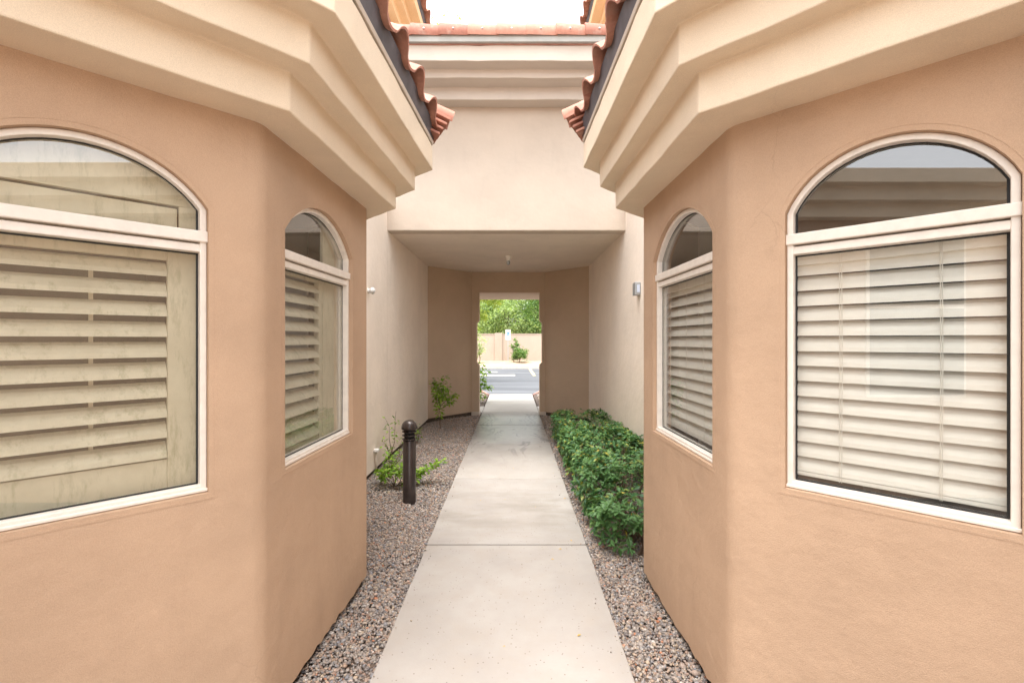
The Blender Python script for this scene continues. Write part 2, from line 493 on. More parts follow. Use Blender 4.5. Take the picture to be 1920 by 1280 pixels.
g = part('ground', [(-400, -400, -0.12), (400, -400, -0.12), (400, 600, -0.12), (-400, 600, -0.12)], [(0, 1, 2, 3)], M['dirt'])
tag(g, kind='structure')
bed = part('bed_soil', [(-2.4, -3, -0.045), (2.2, -3, -0.045), (2.2, 12.7, -0.045), (-2.4, 12.7, -0.045)], [(0, 1, 2, 3)], M['soil'])
tag(bed, kind='structure')
court = part('rear_court', [(-14, -14, -0.03), (14, -14, -0.03), (14, -3.05, -0.03), (-14, -3.05, -0.03)], [(0, 1, 2, 3)], M['kerb'])
tag(court, kind='structure')

walk = part('walkway_bed', boxv(PATH_L + 0.02, PATH_R - 0.02, -3.0, 13.2, -0.11, -0.018), BOXF, M['found'])
walk.name = 'walkway'
WM['walkway'] = WM['walkway_bed']
tag(walk, kind='structure')
joints = [-3.0, -1.4, 0.22, 1.87, 3.52, 5.19, 6.88, 8.48, 9.98, 11.65, 13.28]
for a, b in zip(joints[:-1], joints[1:]):
    # slab with slightly chipped long edges
    n = 16
    le = [PATH_L + random.uniform(-0.0025, 0.0025) for _ in range(n + 1)]
    re = [PATH_R + random.uniform(-0.0025, 0.0025) for _ in range(n + 1)]
    ys = [a + 0.007 + (b - a - 0.014) * i / n for i in range(n + 1)]
    poly = [(re[i], ys[i]) for i in range(n + 1)] + [(le[i], ys[i]) for i in range(n, -1, -1)]
    MB().prism(poly, -0.10, random.uniform(-0.002, 0.002)).build('slab', M['concrete'], walk, bevel=0.007)

# concrete aprons at the far door and outside
for x0, x1 in ((-1.25, PATH_L - 0.008), (PATH_R + 0.008, 1.2)):
    tag(box('threshold_slab', x0, x1, 9.99, 10.9, -0.1, -0.006, M['concrete'], bevel=0.01), kind='structure')

lot = part('parking_lot', [(-60, 13.3, -0.03), (60, 13.3, -0.03), (60, 25.4, -0.03), (-60, 25.4, -0.03)], [(0, 1, 2, 3)], M['asphalt'])
tag(lot, kind='structure')
# painted stall lines as children of the lot
for k, x in enumerate((-7.45, -4.65, 0.95, 3.75, 6.55)):
    part('stall_line', [(x - 0.06 - 0.0, 20.4, -0.024), (x + 0.08, 20.4, -0.024), (x + 0.06, 25.25, -0.024), (x - 0.08, 25.25, -0.024)], [(0, 1, 2, 3)], M['lineY'], lot)
for y0, y1, x0, x1 in ((20.25, 21.05, -1.75, 0.11), (22.5, 22.95, -2.1, -0.75)):
    part('aisle_bar', [(x0, y0, -0.024), (x1, y0, -0.024), (x1, y1, -0.024), (x0, y1, -0.024)], [(0, 1, 2, 3)], M['lineW'], lot)

far_kerb = box('far_kerb', -60, 60, 25.4, 25.62, -0.1, 0.13, M['kerb'], bevel=0.03)
tag(far_kerb, kind='structure')
# planting strip rising to the wall
V = []; F = []
nx, ny = 90, 10
for j in range(ny + 1):
    for i in range(nx + 1):
        x = -30 + 60 * i / nx; y = 25.62 + 3.6 * j / ny
        V.append((x, y, 0.10 + 0.16 * min(1, j / ny * 1.2) + random.uniform(-0.02, 0.02)))
for j in range(ny):
    for i in range(nx):
        a = j * (nx + 1) + i
        F.append((a, a + 1, a + nx + 2, a + nx + 1))
tag(part('planting_strip', V, F, M['dirt'], smooth=True), kind='structure')
# red painted kerb returns flaring beside the ramp
for s, lab in ((-1, 'left'), (1, 'right')):
    x0 = PATH_L if s < 0 else PATH_R
    poly = [(x0 + s * 0.02, 13.24), (x0 + s * 0.02, 13.17), (x0 + s * 0.40, 14.35), (x0 + s * 0.95, 15.1), (x0 + s * 7, 15.3), (x0 + s * 7, 15.42), (x0 + s * 0.92, 15.22), (x0 + s * 0.33, 14.43)]
    if s > 0: poly = poly[::-1]
    k = MB().prism(poly, -0.1, 0.012).build('red_kerb', M['redkerb'], bevel=0.015)
    tag(k, kind='structure')
    poly = [(x0 + s * 0.03, 10.92), (x0 + s * 7, 10.92), (x0 + s * 7, 15.28), (x0 + s * 0.93, 15.08), (x0 + s * 0.40, 14.33), (x0 + s * 0.03, 13.1)]
    if s > 0: poly = poly[::-1]
    tag(MB().prism(poly, -0.1, -0.01).build('outer_bed', M['soil']), kind='structure')

# ------------------------------------------------------------------ stepped cornice helper (loft along stations)
def loft(stations, caps=True, wave=0.0, step=0.09):
    """stations: list of equal-length 3D point rings -> closed skin; wave = hand-trowelled unevenness"""
    if wave:
        out = []
        for i in range(len(stations) - 1):
            A, B = [Vector(p) for p in stations[i]], [Vector(p) for p in stations[i + 1]]
            m = max(2, int((A[0] - B[0]).length / step))
            for q in range(m):
                out.append([a.lerp(b, q / m) + (Vector((random.uniform(-wave, wave), random.uniform(-wave, wave), random.uniform(-wave, wave))) if q or i else Vector()) for a, b in zip(A, B)])
        out.append([Vector(p) for p in stations[-1]])
        stations = out
    n = len(stations[0]); V = []; F = []
    for st in stations: V += [Vector(p) for p in st]
    for i in range(len(stations) - 1):
        for k in range(n):
            a = i * n + k; b = i * n + (k + 1) % n
            F.append((a, b, b + n, a + n))
    if caps:
        F.append(tuple(range(n))); F.append(tuple(range((len(stations) - 1) * n, len(stations) * n)))
    return V, F

# tile mesh: S profile across +x (period p), length along +y, up +z; origin at the front edge, left side
def stile_mesh(p=0.32, ln=0.42, th=0.013):
    def prof(t):
        if t < 0.58:
            return 0.070 * math.sin(math.pi * t / 0.58) ** 0.8
        return -0.020 * math.sin(math.pi * (t - 0.58) / 0.42)
    n = 16; V = []; F = []
    ts = [1.06 * i / n for i in range(n + 1)]
    zs = [prof(t) if t <= 1 else prof(t - 1) * 0.9 + 0.002 for t in ts]
    for y, e in ((0, 0.0), (0.03, 0.0), (ln, -0.012)):
        for t, z in zip(ts, zs): V.append((t * p, y, z + e + th))
        for t, z in zip(ts, zs): V.append((t * p, y, z + e))
    m = n + 1
    for r in range(2):
        o = r * 2 * m
        for i in range(n):
            F.append((o + i, o + i + 1, o + 2 * m + i + 1, o + 2 * m + i))
            F.append((o + m + i + 1, o + m + i, o + 2 * m + m + i, o + 2 * m + m + i + 1))
        F.append((o, o + 2 * m, o + 2 * m + m, o + m)); F.append((o + n, o + m + n, o + 3 * m + n, o + 2 * m + n))
    for i in range(n):
        F.append((i + 1, i, m + i, m + i + 1))
        F.append((4 * m + i, 4 * m + i + 1, 5 * m + i + 1, 5 * m + i))
    me = meshdata('roof_tile', V, F, M['tile'], True)
    try:
        me.set_sharp_from_angle(angle=R(40))
    except Exception:
        pass
    return me
STILE = stile_mesh()

# barrel tile: half pipe with wall thickness, axis along +x, slight taper
def barrel_mesh(ln=0.36, r0=0.140, r1=0.124, th=0.013, a0=-22, a1=202):
    V = []; F = []; n = 14
    for x, r in ((0, r0), (ln, r1)):
        for q in (r, r - th):
            for i in range(n + 1):
                t = R(a0 + (a1 - a0) * i / n)
                V.append((x, math.cos(t) * q, math.sin(t) * q))
    m = n + 1
    for i in range(n):
        F.append((i, i + 1, 2 * m + i + 1, 2 * m + i))
        F.append((m + i + 1, m + i, 3 * m + i, 3 * m + i + 1))
        F.append((i + 1, i, m + i, m + i + 1)); F.append((2 * m + i, 2 * m + i + 1, 3 * m + i + 1, 3 * m + i))
    F.append((0, 2 * m, 3 * m, m)); F.append((n, m + n, 3 * m + n, 2 * m + n))
    me = meshdata('barrel_tile', V, F, M['tile'], True)
    try:
        me.set_sharp_from_angle(angle=R(40))
    except Exception:
        pass
    return me
BARREL = barrel_mesh()

# ------------------------------------------------------------------ bay wings with arched windows
def outline(hw, zb, zs, za, n=22):
    """bottom-left, bottom-right, right stub, segmental arc, left stub"""
    rise = za - zs
    rad = (hw * hw + rise * rise) / (2 * rise)
    zc = za - rad
    a0 = math.asin(min(1, hw / rad))
    if zs < zc: a0 = math.pi - a0
    pts = [(-hw, zb), (hw, zb), (hw, zs)]
    for i in range(1, n):
        a = a0 - 2 * a0 * i / n
        pts.append((rad * math.sin(a), zc + rad * math.cos(a)))
    pts.append((-hw, zs))
    return pts

def fill_with_hole(outer, hole):
    bm = bmesh.new()
    def loop(pts):
        vs = [bm.verts.new((p[0], p[1], 0)) for p in pts]
        return [bm.edges.new((vs[i], vs[(i + 1) % len(vs)])) for i in range(len(vs))]
    e = loop(outer) + loop(hole)
    bmesh.ops.triangle_fill(bm, use_beauty=True, use_dissolve=False, edges=e)
    bm.verts.index_update()
    V = [(v.co.x, v.co.y) for v in bm.verts]; F = [tuple(v.index for v in f.verts) for f in bm.faces]
    bm.free()
    return V, F

def make_window(parent, fr, hw, zb, zt, zs, za, dusty, depth, nm):
    """fr(s, z, n) -> world; s from the window's centre, n outward from the stucco face"""
    fw = 0.021
    f0, f1 = -depth + 0.012, -depth - 0.045
    oo = outline(hw, zb, zs, za); ii = outline(hw - fw, zb + fw, zs, za - fw)
    n = len(oo); V = []; F = []
    for pts, nn in ((oo, f0), (ii, f0), (ii, f1), (oo, f1)):
        V += [fr(p[0], p[1], nn) for p in pts]
    for k in range(4):
        for i in range(n):
            j = (i + 1) % n
            F.append((k * n + i, k * n + j, ((k + 1) % 4) * n + j, ((k + 1) % 4) * n + i))
    w = part('window', V, F, M['frame'], parent, bevel=0.003)
    w['label'] = nm
    def bar(name, s0, s1, z0, z1, n0, n1, mat, bev=0.0):
        V = [fr(s, z, q) for z in (z0, z1) for (s, q) in ((s0, n0), (s1, n0), (s1, n1), (s0, n1))]
        return part(name, V, BOXF, mat, w, bevel=bev)
    bar('transom', -hw - 0.004, hw + 0.004, zt - 0.040, zt, f0 + 0.009, f1 + 0.004, M['frame'], 0.004)
    bar('head_rail', -hw + fw * 0.9, hw - fw * 0.9, zt - 0.076, zt - 0.047, f0 - 0.004, f1 + 0.004, M['frame'], 0.003)
    bar('sill', -hw - 0.004, hw + 0.004, zb - 0.004, zb + 0.008, f0 + 0.004, f0 - 0.02, M['frame'], 0.003)
    # panes with a black gasket line round each
    gp = -depth - 0.022
    up = [p for p in outline(hw - fw, zt, zs, za - fw)]
    lo = [(-hw + fw, zb + fw), (hw - fw, zb + fw), (hw - fw, zt - 0.078), (-hw + fw, zt - 0.078)]
    for pts in (up, lo):
        cx = sum(p[0] for p in pts) / len(pts); cz = (min(p[1] for p in pts) + max(p[1] for p in pts)) / 2
        sx = 1 - 0.007 / (hw - fw); hz = (max(p[1] for p in pts) - min(p[1] for p in pts)) / 2
        sz = 1 - 0.006 / hz
        inn = [(cx + (p[0] - cx) * sx, cz + (p[1] - cz) * sz) for p in pts]
        V = [fr(p[0], p[1], gp + 0.004) for p in pts] + [fr(p[0], p[1], gp + 0.004) for p in inn]
        m = len(pts)
        part('gasket', V, [(i, (i + 1) % m, m + (i + 1) % m, m + i) for i in range(m)], M['gasket'], w)
        part('pane', [fr(p[0], p[1], gp) for p in pts], [tuple(range(m))], M['dirtyglass'] if dusty else M['glass'], w)
    # thin stucco bead that rings the opening
    bo = outline(hw + 0.028, zb - 0.028, zs, za + 0.028); bi = outline(hw + 0.020, zb - 0.020, zs, za + 0.020)
    m = len(bo); V = []; F = []
    for pts, nn in ((bo, -0.002), (bo, 0.0012), (bi, 0.0012), (bi, -0.002)):
        V += [fr(p[0], p[1], nn) for p in pts]
    for k in range(3):
        for i in range(m):
            F.append((k * m + i, k * m + (i + 1) % m, (k + 1) * m + (i + 1) % m, (k + 1) * m + i))
    part('casing_bead', V, F, M['bay'], w)
    return w

def slat_mesh(name, L, chord, th, mat, curve=0.0):
    pr = [(-0.5, 0.0), (-0.25, 0.5), (0.25, 0.5), (0.5, 0.0), (0.25, -0.5), (-0.25, -0.5)]
    V = []
    for s in (-L / 2, L / 2):
        for a, b in pr:
            V.append((s, b * th + curve * (0.25 - a * a) * 4, a * chord))
    F = [(0, 1, 2, 3, 4, 5), (11, 10, 9, 8, 7, 6)] + [(i, (i + 1) % 6, 6 + (i + 1) % 6, 6 + i) for i in range(6)]
    return meshdata(name, V, F, mat)

def frame_matrix(fr):
    o = fr(0, 0, 0)
    T = (fr(1, 0, 0) - o); Nn = (fr(0, 0, 1) - o)
    m = Matrix.Identity(4)
    m.col[0][:3] = T; m.col[1][:3] = Nn; m.col[2][:3] = (0, 0, 1); m.col[3][:3] = o
    return m

def make_bay(side, Wn, W, Yn, Yf, XW, sz, Nk, Fk, winA, winB, label):
    """side -1 left / +1 right; plan coords (u, Y) with u = |X|; Wn, W half widths at near and far corner"""
    P = lambda u, y, z: Vector((side * u, y, z))
    root = thing('bay_building', (side * 1.4, 2.3, 0), label, 'building')
    tA = XW - Wn
    wall_lo, wall_hi = 0.03, sz[0] + 0.06
    V = []; F = []
    def add(v, f):
        o = len(V); V.extend(v); F.extend([tuple(i + o for i in q) for q in f])
    q2 = math.sqrt(0.5)
    dN, dF = 0.045, 0.012
    LA = tA / q2
    LB = math.hypot(Yf - Yn, W - Wn)
    tu, ty = (W - Wn) / LB, (Yf - Yn) / LB
    frA0 = lambda s, z, n: P(Wn + s * q2 - n * q2, Yn - s * q2 - n * q2, z)     # s from the near corner along the 45 degree face
    frB0 = lambda s, z, n: P(Wn + s * tu - n * ty, Yn + s * ty + n * tu, z)    # s from the near corner along the passage
    cA, hA = winA; cB, hB = winB
    zb, zt, zs, za = 0.998, 1.947, 2.025, (2.206 if side < 0 else 2.226)
    frA = lambda s, z, n: frA0(cA + s, z, n)
    frB = lambda s, z, n: frB0(cB + s, z, n)
    dA, dB = 0.034, 0.034
    for fr0, c, h, s0, s1, dep in ((frA0, cA, hA, dN, LA, dA), (frB0, cB, hB, dN, LB - dF, dB)):
        ho = [(c + p[0], p[1]) for p in outline(h + 0.0012, zb - 0.006, zs, za + 0.0012)]
        # subdivided outer rim so the lower edge can be ragged
        nb = 26
        rim = [(s0 + (s1 - s0) * i / nb, wall_lo + (random.uniform(-0.012, 0.010) if 0 < i < nb else 0)) for i in range(nb + 1)] + [(s1, wall_hi), (s0, wall_hi)]
        v2, f2 = fill_with_hole(rim, ho)
        add([fr0(p[0], p[1], 0) for p in v2], f2)
        m = len(ho)
        add([fr0(p[0], p[1], 0) for p in ho] + [fr0(p[0], p[1], -dep - 0.05) for p in ho], [(i, (i + 1) % m, m + (i + 1) % m, m + i) for i in range(m)])
        add([fr0(p[0], p[1], 0) for p in rim[:nb + 1]] + [fr0(p[0], p[1], -0.06) for p in rim[:nb + 1]], [(i, i + 1, nb + 2 + i, nb + 1 + i) for i in range(nb)])
    def fillet(a, c, b, n=8):
        return [tuple((1 - t) ** 2 * a[k] + 2 * t * (1 - t) * c[k] + t * t * b[k] for k in (0, 1)) for t in [i / n for i in range(n + 1)]]
    aN = fillet((Wn + dN * q2, Yn - dN * q2), (Wn, Yn), (Wn + dN * tu, Yn + dN * ty))
    aF = fillet((W - dF * tu, Yf - dF * ty), (W, Yf), (W + dF * q2, Yf + dF * q2))
    for a in (aN, aF):
        n = len(a)
        add([P(u, y, wall_lo) for u, y in a] + [P(u, y, wall_hi) for u, y in a], [(i, i + 1, n + i + 1, n + i) for i in range(n - 1)])
    ue, ye = aF[-1]
    e2 = (XW + 0.02, ye + (XW + 0.02 - ue))
    add([P(ue, ye, wall_lo), P(e2[0], e2[1], wall_lo), P(e2[0], e2[1], wall_hi), P(ue, ye, wall_hi)], [(0, 1, 2, 3)])
    bm = bmesh.new()
    vv = [bm.verts.new(v) for v in V]
    for f in F:
        try: bm.faces.new([vv[i] for i in f])
        except ValueError: pass
    bmesh.ops.remove_doubles(bm, verts=bm.verts, dist=0.0004)
    me0 = bpy.data.meshes.new('tmp'); bm.to_mesh(me0); bm.free()
    Vw = [v.co.copy() for v in me0.vertices]; Fw = [tuple(p.vertices) for p in me0.polygons]
    bpy.data.meshes.remove(me0)
    wo_ = part('wall', Vw, Fw, M['bay'], root, smooth=True)
    try: wo_.data.set_sharp_from_angle(angle=R(28))
    except Exception: pass
    # dark footing set back under the stucco edge
    off = 0.035
    fpl = [(XW, Yn - tA + 1.4 * off), (Wn + off * 0.6 + dN * q2, Yn - dN * q2 + off), (Wn + off, Yn + 0.05), (W + off, Yf - off * 0.5), (XW, Yf + (XW - W) - off)]
    Vv = [P(u, y, -0.1) for u, y in fpl] + [P(u, y, 0.045) for u, y in fpl]
    n = len(fpl)
    part('footing', Vv, [(i, i + 1, n + i + 1, n + i) for i in range(n - 1)], M['found'], root)
    # the room behind, so the panes look into something
    back = XW + 1.6
    rm = [(XW, Yn - tA - 0.02), (back, Yn - tA - 0.4), (back, Yf + XW - W + 0.4), (XW, Yf + XW - W + 0.02)]
    Vv = [P(u, y, 0.0) for u, y in rm] + [P(u, y, 2.43) for u, y in rm]
    part('room_wall', Vv, [(0, 1, 5, 4), (1, 2, 6, 5), (2, 3, 7, 6)], M['room'], root)
    pl = [(XW, Yn - tA), (Wn + 0.06, Yn), (W + 0.06, Yf), (XW, Yf + XW - W), rm[2], rm[1]]
    part('room_floor', [P(u, y, 0.01) for u, y in pl], [tuple(range(6))], M['room'], root)
    part('room_ceiling', [P(u, y, 2.425) for u, y in pl], [tuple(range(6))], M['room'], root)
    # stepped cornice
    z1, z2, z3, z4 = sz
    Lc = 0.86
    zz = [(0, z1), (1, z1), (1, z2), (2, z2), (2, z3), (3, z3), (3, z4), (0, z4)]
    stations = []
    for kind in ('A', 'N', 'F', 'R'):
        ring = []
        for k, z in zz:
            u, y = (Nk[k] if kind in 'AN' else Fk[k])
            if k == 0: u += 0.03
            if kind == 'A': u, y = u + Lc, y - Lc
            if kind == 'R': u, y = u + Lc, y + Lc
            ring.append(P(u, y, z))
        stations.append(ring)
    v, f = loft(stations, wave=0.0022)
    part('cornice', v, f, M['cornice'], root, bevel=0.006)
    # gap line, drip edge, dark metal upstand, roof deck
    def strip(name, d, za_, zb_, mat, d2=None, bev=0.0):
        d2 = d if d2 is None else d2
        st = []
        for kind in ('A', 'N', 'F', 'R'):
            u, y = Nk[3] if kind in 'AN' else Fk[3]
            if kind == 'A': u, y = u + Lc, y - Lc
            if kind == 'R': u, y = u + Lc, y + Lc
            g = -0.414 if kind in 'AN' else 0.414
            st.append([P(u - d, y + g * d, za_), P(u - d2, y + g * d2, zb_), P(u + 0.12, y - g * 0.12, zb_), P(u + 0.12, y - g * 0.12, za_)])
        v, f = loft(st)
        return part(name, v, f, mat, root, bevel=bev)
    strip('shadow_gap', -0.012, z4, z4 + 0.010, M['gap'])
    strip('drip_edge', 0.004, z4 + 0.010, z4 + 0.034, M['drip'], 0.008, 0.003)
    strip('eave_metal', 0.002, z4 + 0.034, z4 + 0.135, M['felt'], 0.020)
    sl = math.tan(R(21))
    (un, yn), (uf, yf) = Nk[3], Fk[3]
    ze = z4 + 0.128
    ridge = 2.9
    e = ridge - un - 0.35
    deck = [P(un, yn, ze), P(uf, yf, ze), P(uf + 1.0, yf + 1.0, ze), P(ridge, yf + 0.6, ze + e * sl), P(ridge, yn - 0.6, ze + e * sl), P(un + 1.0, yn - 1.0, ze)]
    low = [p - Vector((0, 0, 0.02)) for p in deck]
    dk = part('roof', deck + low, [(0, 1, 3, 4), (1, 2, 3), (0, 4, 5), (6, 10, 9, 7), (7, 9, 8), (6, 11, 10), (0, 6, 7, 1), (1, 7, 8, 2), (5, 11, 6, 0)], M['felt'], root)
    per = 0.32
    # slope over the passage face: tiles run up in +u
    dv = Vector((side * (uf - un), yf - yn, 0)); Le = dv.length; dv.normalize()
    upv = Vector((side * math.cos(R(21)), 0, math.sin(R(21))))
    def place_tile(origin, xdir, up, kname='tile'):
        zd = xdir.cross(up).normalized()
        if zd.z < 0:
            xdir = -xdir; zd = -zd; origin = origin - xdir * per
        yd = zd.cross(xdir).normalized()
        m = Matrix.Identity(4)
        m.col[0][:3] = xdir; m.col[1][:3] = yd; m.col[2][:3] = zd; m.col[3][:3] = origin
        m = m @ Matrix.Rotation(R(random.uniform(-1.2, 1.2)), 4, 'X') @ Matrix.Rotation(R(random.uniform(-1, 1)), 4, 'Z')
        return piece(kname, STILE, m, dk)
    for row in range(4):
        base = P(uf, yf, ze + 0.012) + upv * (row * 0.34 - 0.055)
        k = 0
        while True:
            o = base - dv * (per * (k + 1) + 0.02)
            yhip = yn - (abs(o.x) - un)
            if o.y < yn - 0.30 + 0.3 * row * 0: break
            place_tile(o + Vector((0, 0, 0.006 * (row))), dv, upv)
            k += 1
            if k > 9: break
    # slope over the 45 degree face
    da = Vector((side * q2, -q2, 0)); ua = Vector((side * q2, q2, 0)) * math.cos(R(21)) + Vector((0, 0, math.sin(R(21))))
    for row in range(2):
        for k in range(3):
            o = P(un, yn, ze + 0.012) + ua * (row * 0.34 - 0.055) + da * (per * k + 0.16 + row * 0.14)
            place_tile(o, da, ua)
    # slope over the far return: first course
    dr = Vector((side * q2, q2, 0)); ur = Vector((side * q2, -q2, 0)) * math.cos(R(21)) + Vector((0, 0, math.sin(R(21))))
    for k in range(3):
        place_tile(P(uf, yf, ze + 0.012) - ur * 0.055 + dr * (per * k + 0.10), dr, ur)
    # far hip: stacked flat tile edges under a row of barrel hip tiles
    hb = Vector((side * 0.924, -0.383, 0)); hw_ = Vector((side * 0.383, 0.924, 0))
    corner = P(uf, yf, 0)
    hs_ = math.tan(R(17))
    for k in range(4):
        th = 0.017
        zc = z4 + 0.050 + k * 0.036
        tip = -0.030 - k * 0.024
        wd = 0.085
        st = []
        for tt in (tip, tip + 0.32):
            c0 = corner + hb * tt
            zz_ = zc + (tt - tip) * hs_
            st.append([c0 - hw_ * wd + Vector((0, 0, zz_)), c0 + hw_ * wd + Vector((0, 0, zz_)), c0 + hw_ * wd + Vector((0, 0, zz_ + th)), c0 - hw_ * wd + Vector((0, 0, zz_ + th))])
        v, f = loft(st)
        part('tile', v, f, M['tile'], dk, bevel=0.003)
    for k in range(4):
        xd = (hb + Vector((0, 0, hs_))).normalized(); yd = hw_.copy(); zd = xd.cross(yd)
        if zd.z < 0: yd = -yd; zd = -zd
        m = Matrix.Identity(4)
        m.col[0][:3] = xd; m.col[1][:3] = yd; m.col[2][:3] = zd
        m.col[3][:3] = corner + Vector((0, 0, z4 + 0.185)) + hb * -0.125 + xd * (0.175 * k)
        m = m @ Matrix.Scale(0.52, 4)
        piece('tile', BARREL, m, dk)
    sn = 'left' if side < 0 else 'right'
    make_window(root, frA, hA, zb, zt, zs, za, side < 0, dA, 'wide arched window in almond frame on the angled face')
    make_window(root, frB, hB, zb, zt, zs, za, False, dB, 'narrow arched window in almond frame facing the walkway')
    return root, frA, frB, (zb, zt, zs, za)

def from_photo(x, y, z):
    """plan point (u, Y) at height z from the surveyed photo position of a cornice corner"""
    Y = (z - 1.55) * 870 / (637 - y)
    return (abs(x - 961) * Y / 870, Y)
zL = (2.397, 2.545, 2.697, 2.857)
zR = (2.415, 2.575, 2.735, 2.895)
LB = make_bay(-1, WN_L, W_L, YN_L, YF_L, XL, zL,
              [(WN_L, YN_L), from_photo(544, 210, zL[0]), from_photo(581, 120, zL[1]), from_photo(628, 24, zL[2])],
              [(W_L, YF_L), from_photo(742.5, 392, zL[0]), from_photo(778, 356.5, zL[1]), from_photo(811, 319, zL[2])],
              (0.18 + 0.33, 0.33), (0.56, 0.385),
              'tan stucco bay left of the walkway with shuttered arched windows and tiled eave')
RB = make_bay(1, WN_R, W_R, YN_R, YF_R, XR, zR,
              [(WN_R, YN_R), from_photo(1309, 214, zR[0]), from_photo(1273, 124, zR[1]), from_photo(1228, 24, zR[2])],
              [(W_R, YF_R), from_photo(1154, 391, zR[0]), from_photo(1124, 351, zR[1]), from_photo(1094, 314, zR[2])],
              (0.50, 0.30), (0.565, 0.405),
              'tan stucco bay right of the walkway with blinds behind its arched windows')

# ------------------------------------------------------------------ shutters and blinds behind the panes
def bar_in(fr, s0, s1, z0, z1, n0, n1):
    return [fr(s, z, q) for z in (z0, z1) for (s, q) in ((s0, n0), (s1, n0), (s1, n1), (s0, n1))]

def make_shutter(fr, s0, s1, stile, zlo, zhi, dn, n, pitch, zfirst, tilt, label, rod=None, rail=True):
    o = fr((s0 + s1) / 2, zlo, dn)
    root = thing('shutter', o, label, 'shutter')
    for a, b in stile:
        part('stile', bar_in(fr, a, b, zlo, zhi, dn + 0.014, dn - 0.014), BOXF, M['shutter'], root, bevel=0.002)
    ins = [e for st in stile for e in st]
    a = min(st[1] for st in stile) if len(stile) > 1 else s0
    b = max(st[0] for st in stile)
    part('rail', bar_in(fr, a + 0.0005, b - 0.0005, zlo, zfirst - 0.034, dn + 0.012, dn - 0.012), BOXF, M['shutter'], root, bevel=0.002)
    zl = zfirst + pitch * (n - 1) + 0.034
    if zhi - zl > 0.01:
        part('rail', bar_in(fr, a + 0.0005, b - 0.0005, zl, zhi, dn + 0.012, dn - 0.012), BOXF, M['shutter'], root, bevel=0.002)
    me = slat_mesh('shutter_slat', b - a - 0.003, 0.071, 0.010, M['shutter'])
    FM = frame_matrix(fr)
    for k in range(n):
        m = FM @ Matrix.Translation(((a + b) / 2, dn, zfirst + k * pitch)) @ Matrix.Rotation(R(tilt + random.uniform(-2, 2)), 4, 'X')
        piece('slat', me, m, root)
    if rod is not None:
        part('tilt_rod', bar_in(fr, rod - 0.006, rod + 0.006, zfirst, zl - 0.05, dn - 0.030, dn - 0.042), BOXF, M['shutter'], root)
    return root

root, frA, frB, (zb, zt, zs, za) = LB
hA = 0.33
# On the left bay's angled face s runs away from the corner, so the right stile sits at negative s
make_shutter(frA, -hA, hA + 0.06, [(-hA - 0.03, -hA + 0.105), (hA - 0.02, hA + 0.06)], 0.99, 1.885, -0.12, 10, 0.0730, 1.150, 40,
             'cream plantation shutter behind the big left window', rod=-0.02)
# arched infill above the transom: two boards with a slot between
ar = thing('shutter', frA(0, 1.94, -0.11), 'arched cream shutter board filling the top of the big left window', 'shutter')
ol = [p for p in outline(hA + 0.02, 2.045, 2.046, 2.235)]
m_ = len(ol)
part('upper_board', [frA(p[0], p[1], -0.110) for p in ol] + [frA(p[0], p[1], -0.130) for p in ol], [tuple(range(m_)), tuple(range(2 * m_ - 1, m_ - 1, -1))] + [(i, (i + 1) % m_, m_ + (i + 1) % m_, m_ + i) for i in range(m_)], M['shutter'], ar)
part('lower_board', bar_in(frA, -hA + 0.075, hA + 0.02, 1.87, 2.034, -0.112, -0.128), BOXF, M['shutter'], ar, bevel=0.003)
part('end_board', bar_in(frA, -hA - 0.02, -hA + 0.070, 1.87, 2.044, -0.106, -0.124), BOXF, M['shutter'], ar, bevel=0.003)
# narrow left window: half shutter, then a plain board
make_shutter(frB, -0.55, 0.165, [(-0.60, -0.55), (0.125, 0.165)], 0.98, 1.92, -0.10, 12, 0.068, 1.075, 42,
             'cream plantation shutter behind the narrow left window')
pb = part('window_liner', bar_in(frB, 0.170, 0.80, 0.95, 2.25, -0.085, -0.10), BOXF, M['shutter'])
tag(pb, 'plain cream panel beside the shutter inside the narrow left window', 'panel')

def make_blind(fr, s0, s1, zlo, zhi, dn, pitch, tilt, cords, label):
    o = fr((s0 + s1) / 2, zlo, dn)
    root = thing('window_blind', o, label, 'blind')
    part('head_rail', bar_in(fr, s0, s1, zhi - 0.04, zhi + 0.01, dn + 0.02, dn - 0.03), BOXF, M['blind'], root, bevel=0.002)
    part('bottom_rail', bar_in(fr, s0, s1, zlo, zlo + 0.016, dn + 0.016, dn - 0.024), BOXF, M['blind'], root, bevel=0.003)
    me = slat_mesh('blind_slat', s1 - s0, 0.064, 0.0035, M['blind'], 0.004)
    FM = frame_matrix(fr)
    z = zlo + 0.045
    while z < zhi - 0.01:
        m = FM @ Matrix.Translation(((s0 + s1) / 2, dn, z)) @ Matrix.Rotation(R(tilt + random.uniform(-2.5, 2.5)), 4, 'X') @ Matrix.Rotation(R(random.uniform(-0.25, 0.25)), 4, 'Y')
        piece('slat', me, m, root)
        z += pitch
    for c in cords:
        MB().tube([fr(c, zlo, dn + 0.026), fr(c + 0.002, (zlo + zhi) / 2, dn + 0.028), fr(c, zhi, dn + 0.026)], 0.0013, 5).build('cord', M['cord'], root)
    return root
root, frA, frB, (zb, zt, zs, za) = RB
make_blind(frA, -0.285, 0.42, 1.030, 1.876, -0.105, 0.0575, 30, (-0.145, -0.138, 0.125, 0.13), 'white slatted blind behind the big right window')
make_blind(frB, -0.62, 0.45, 1.030, 1.876, -0.115, 0.058, 34, (-0.12, 0.10, 0.34), 'white slatted blind behind the narrow right window')

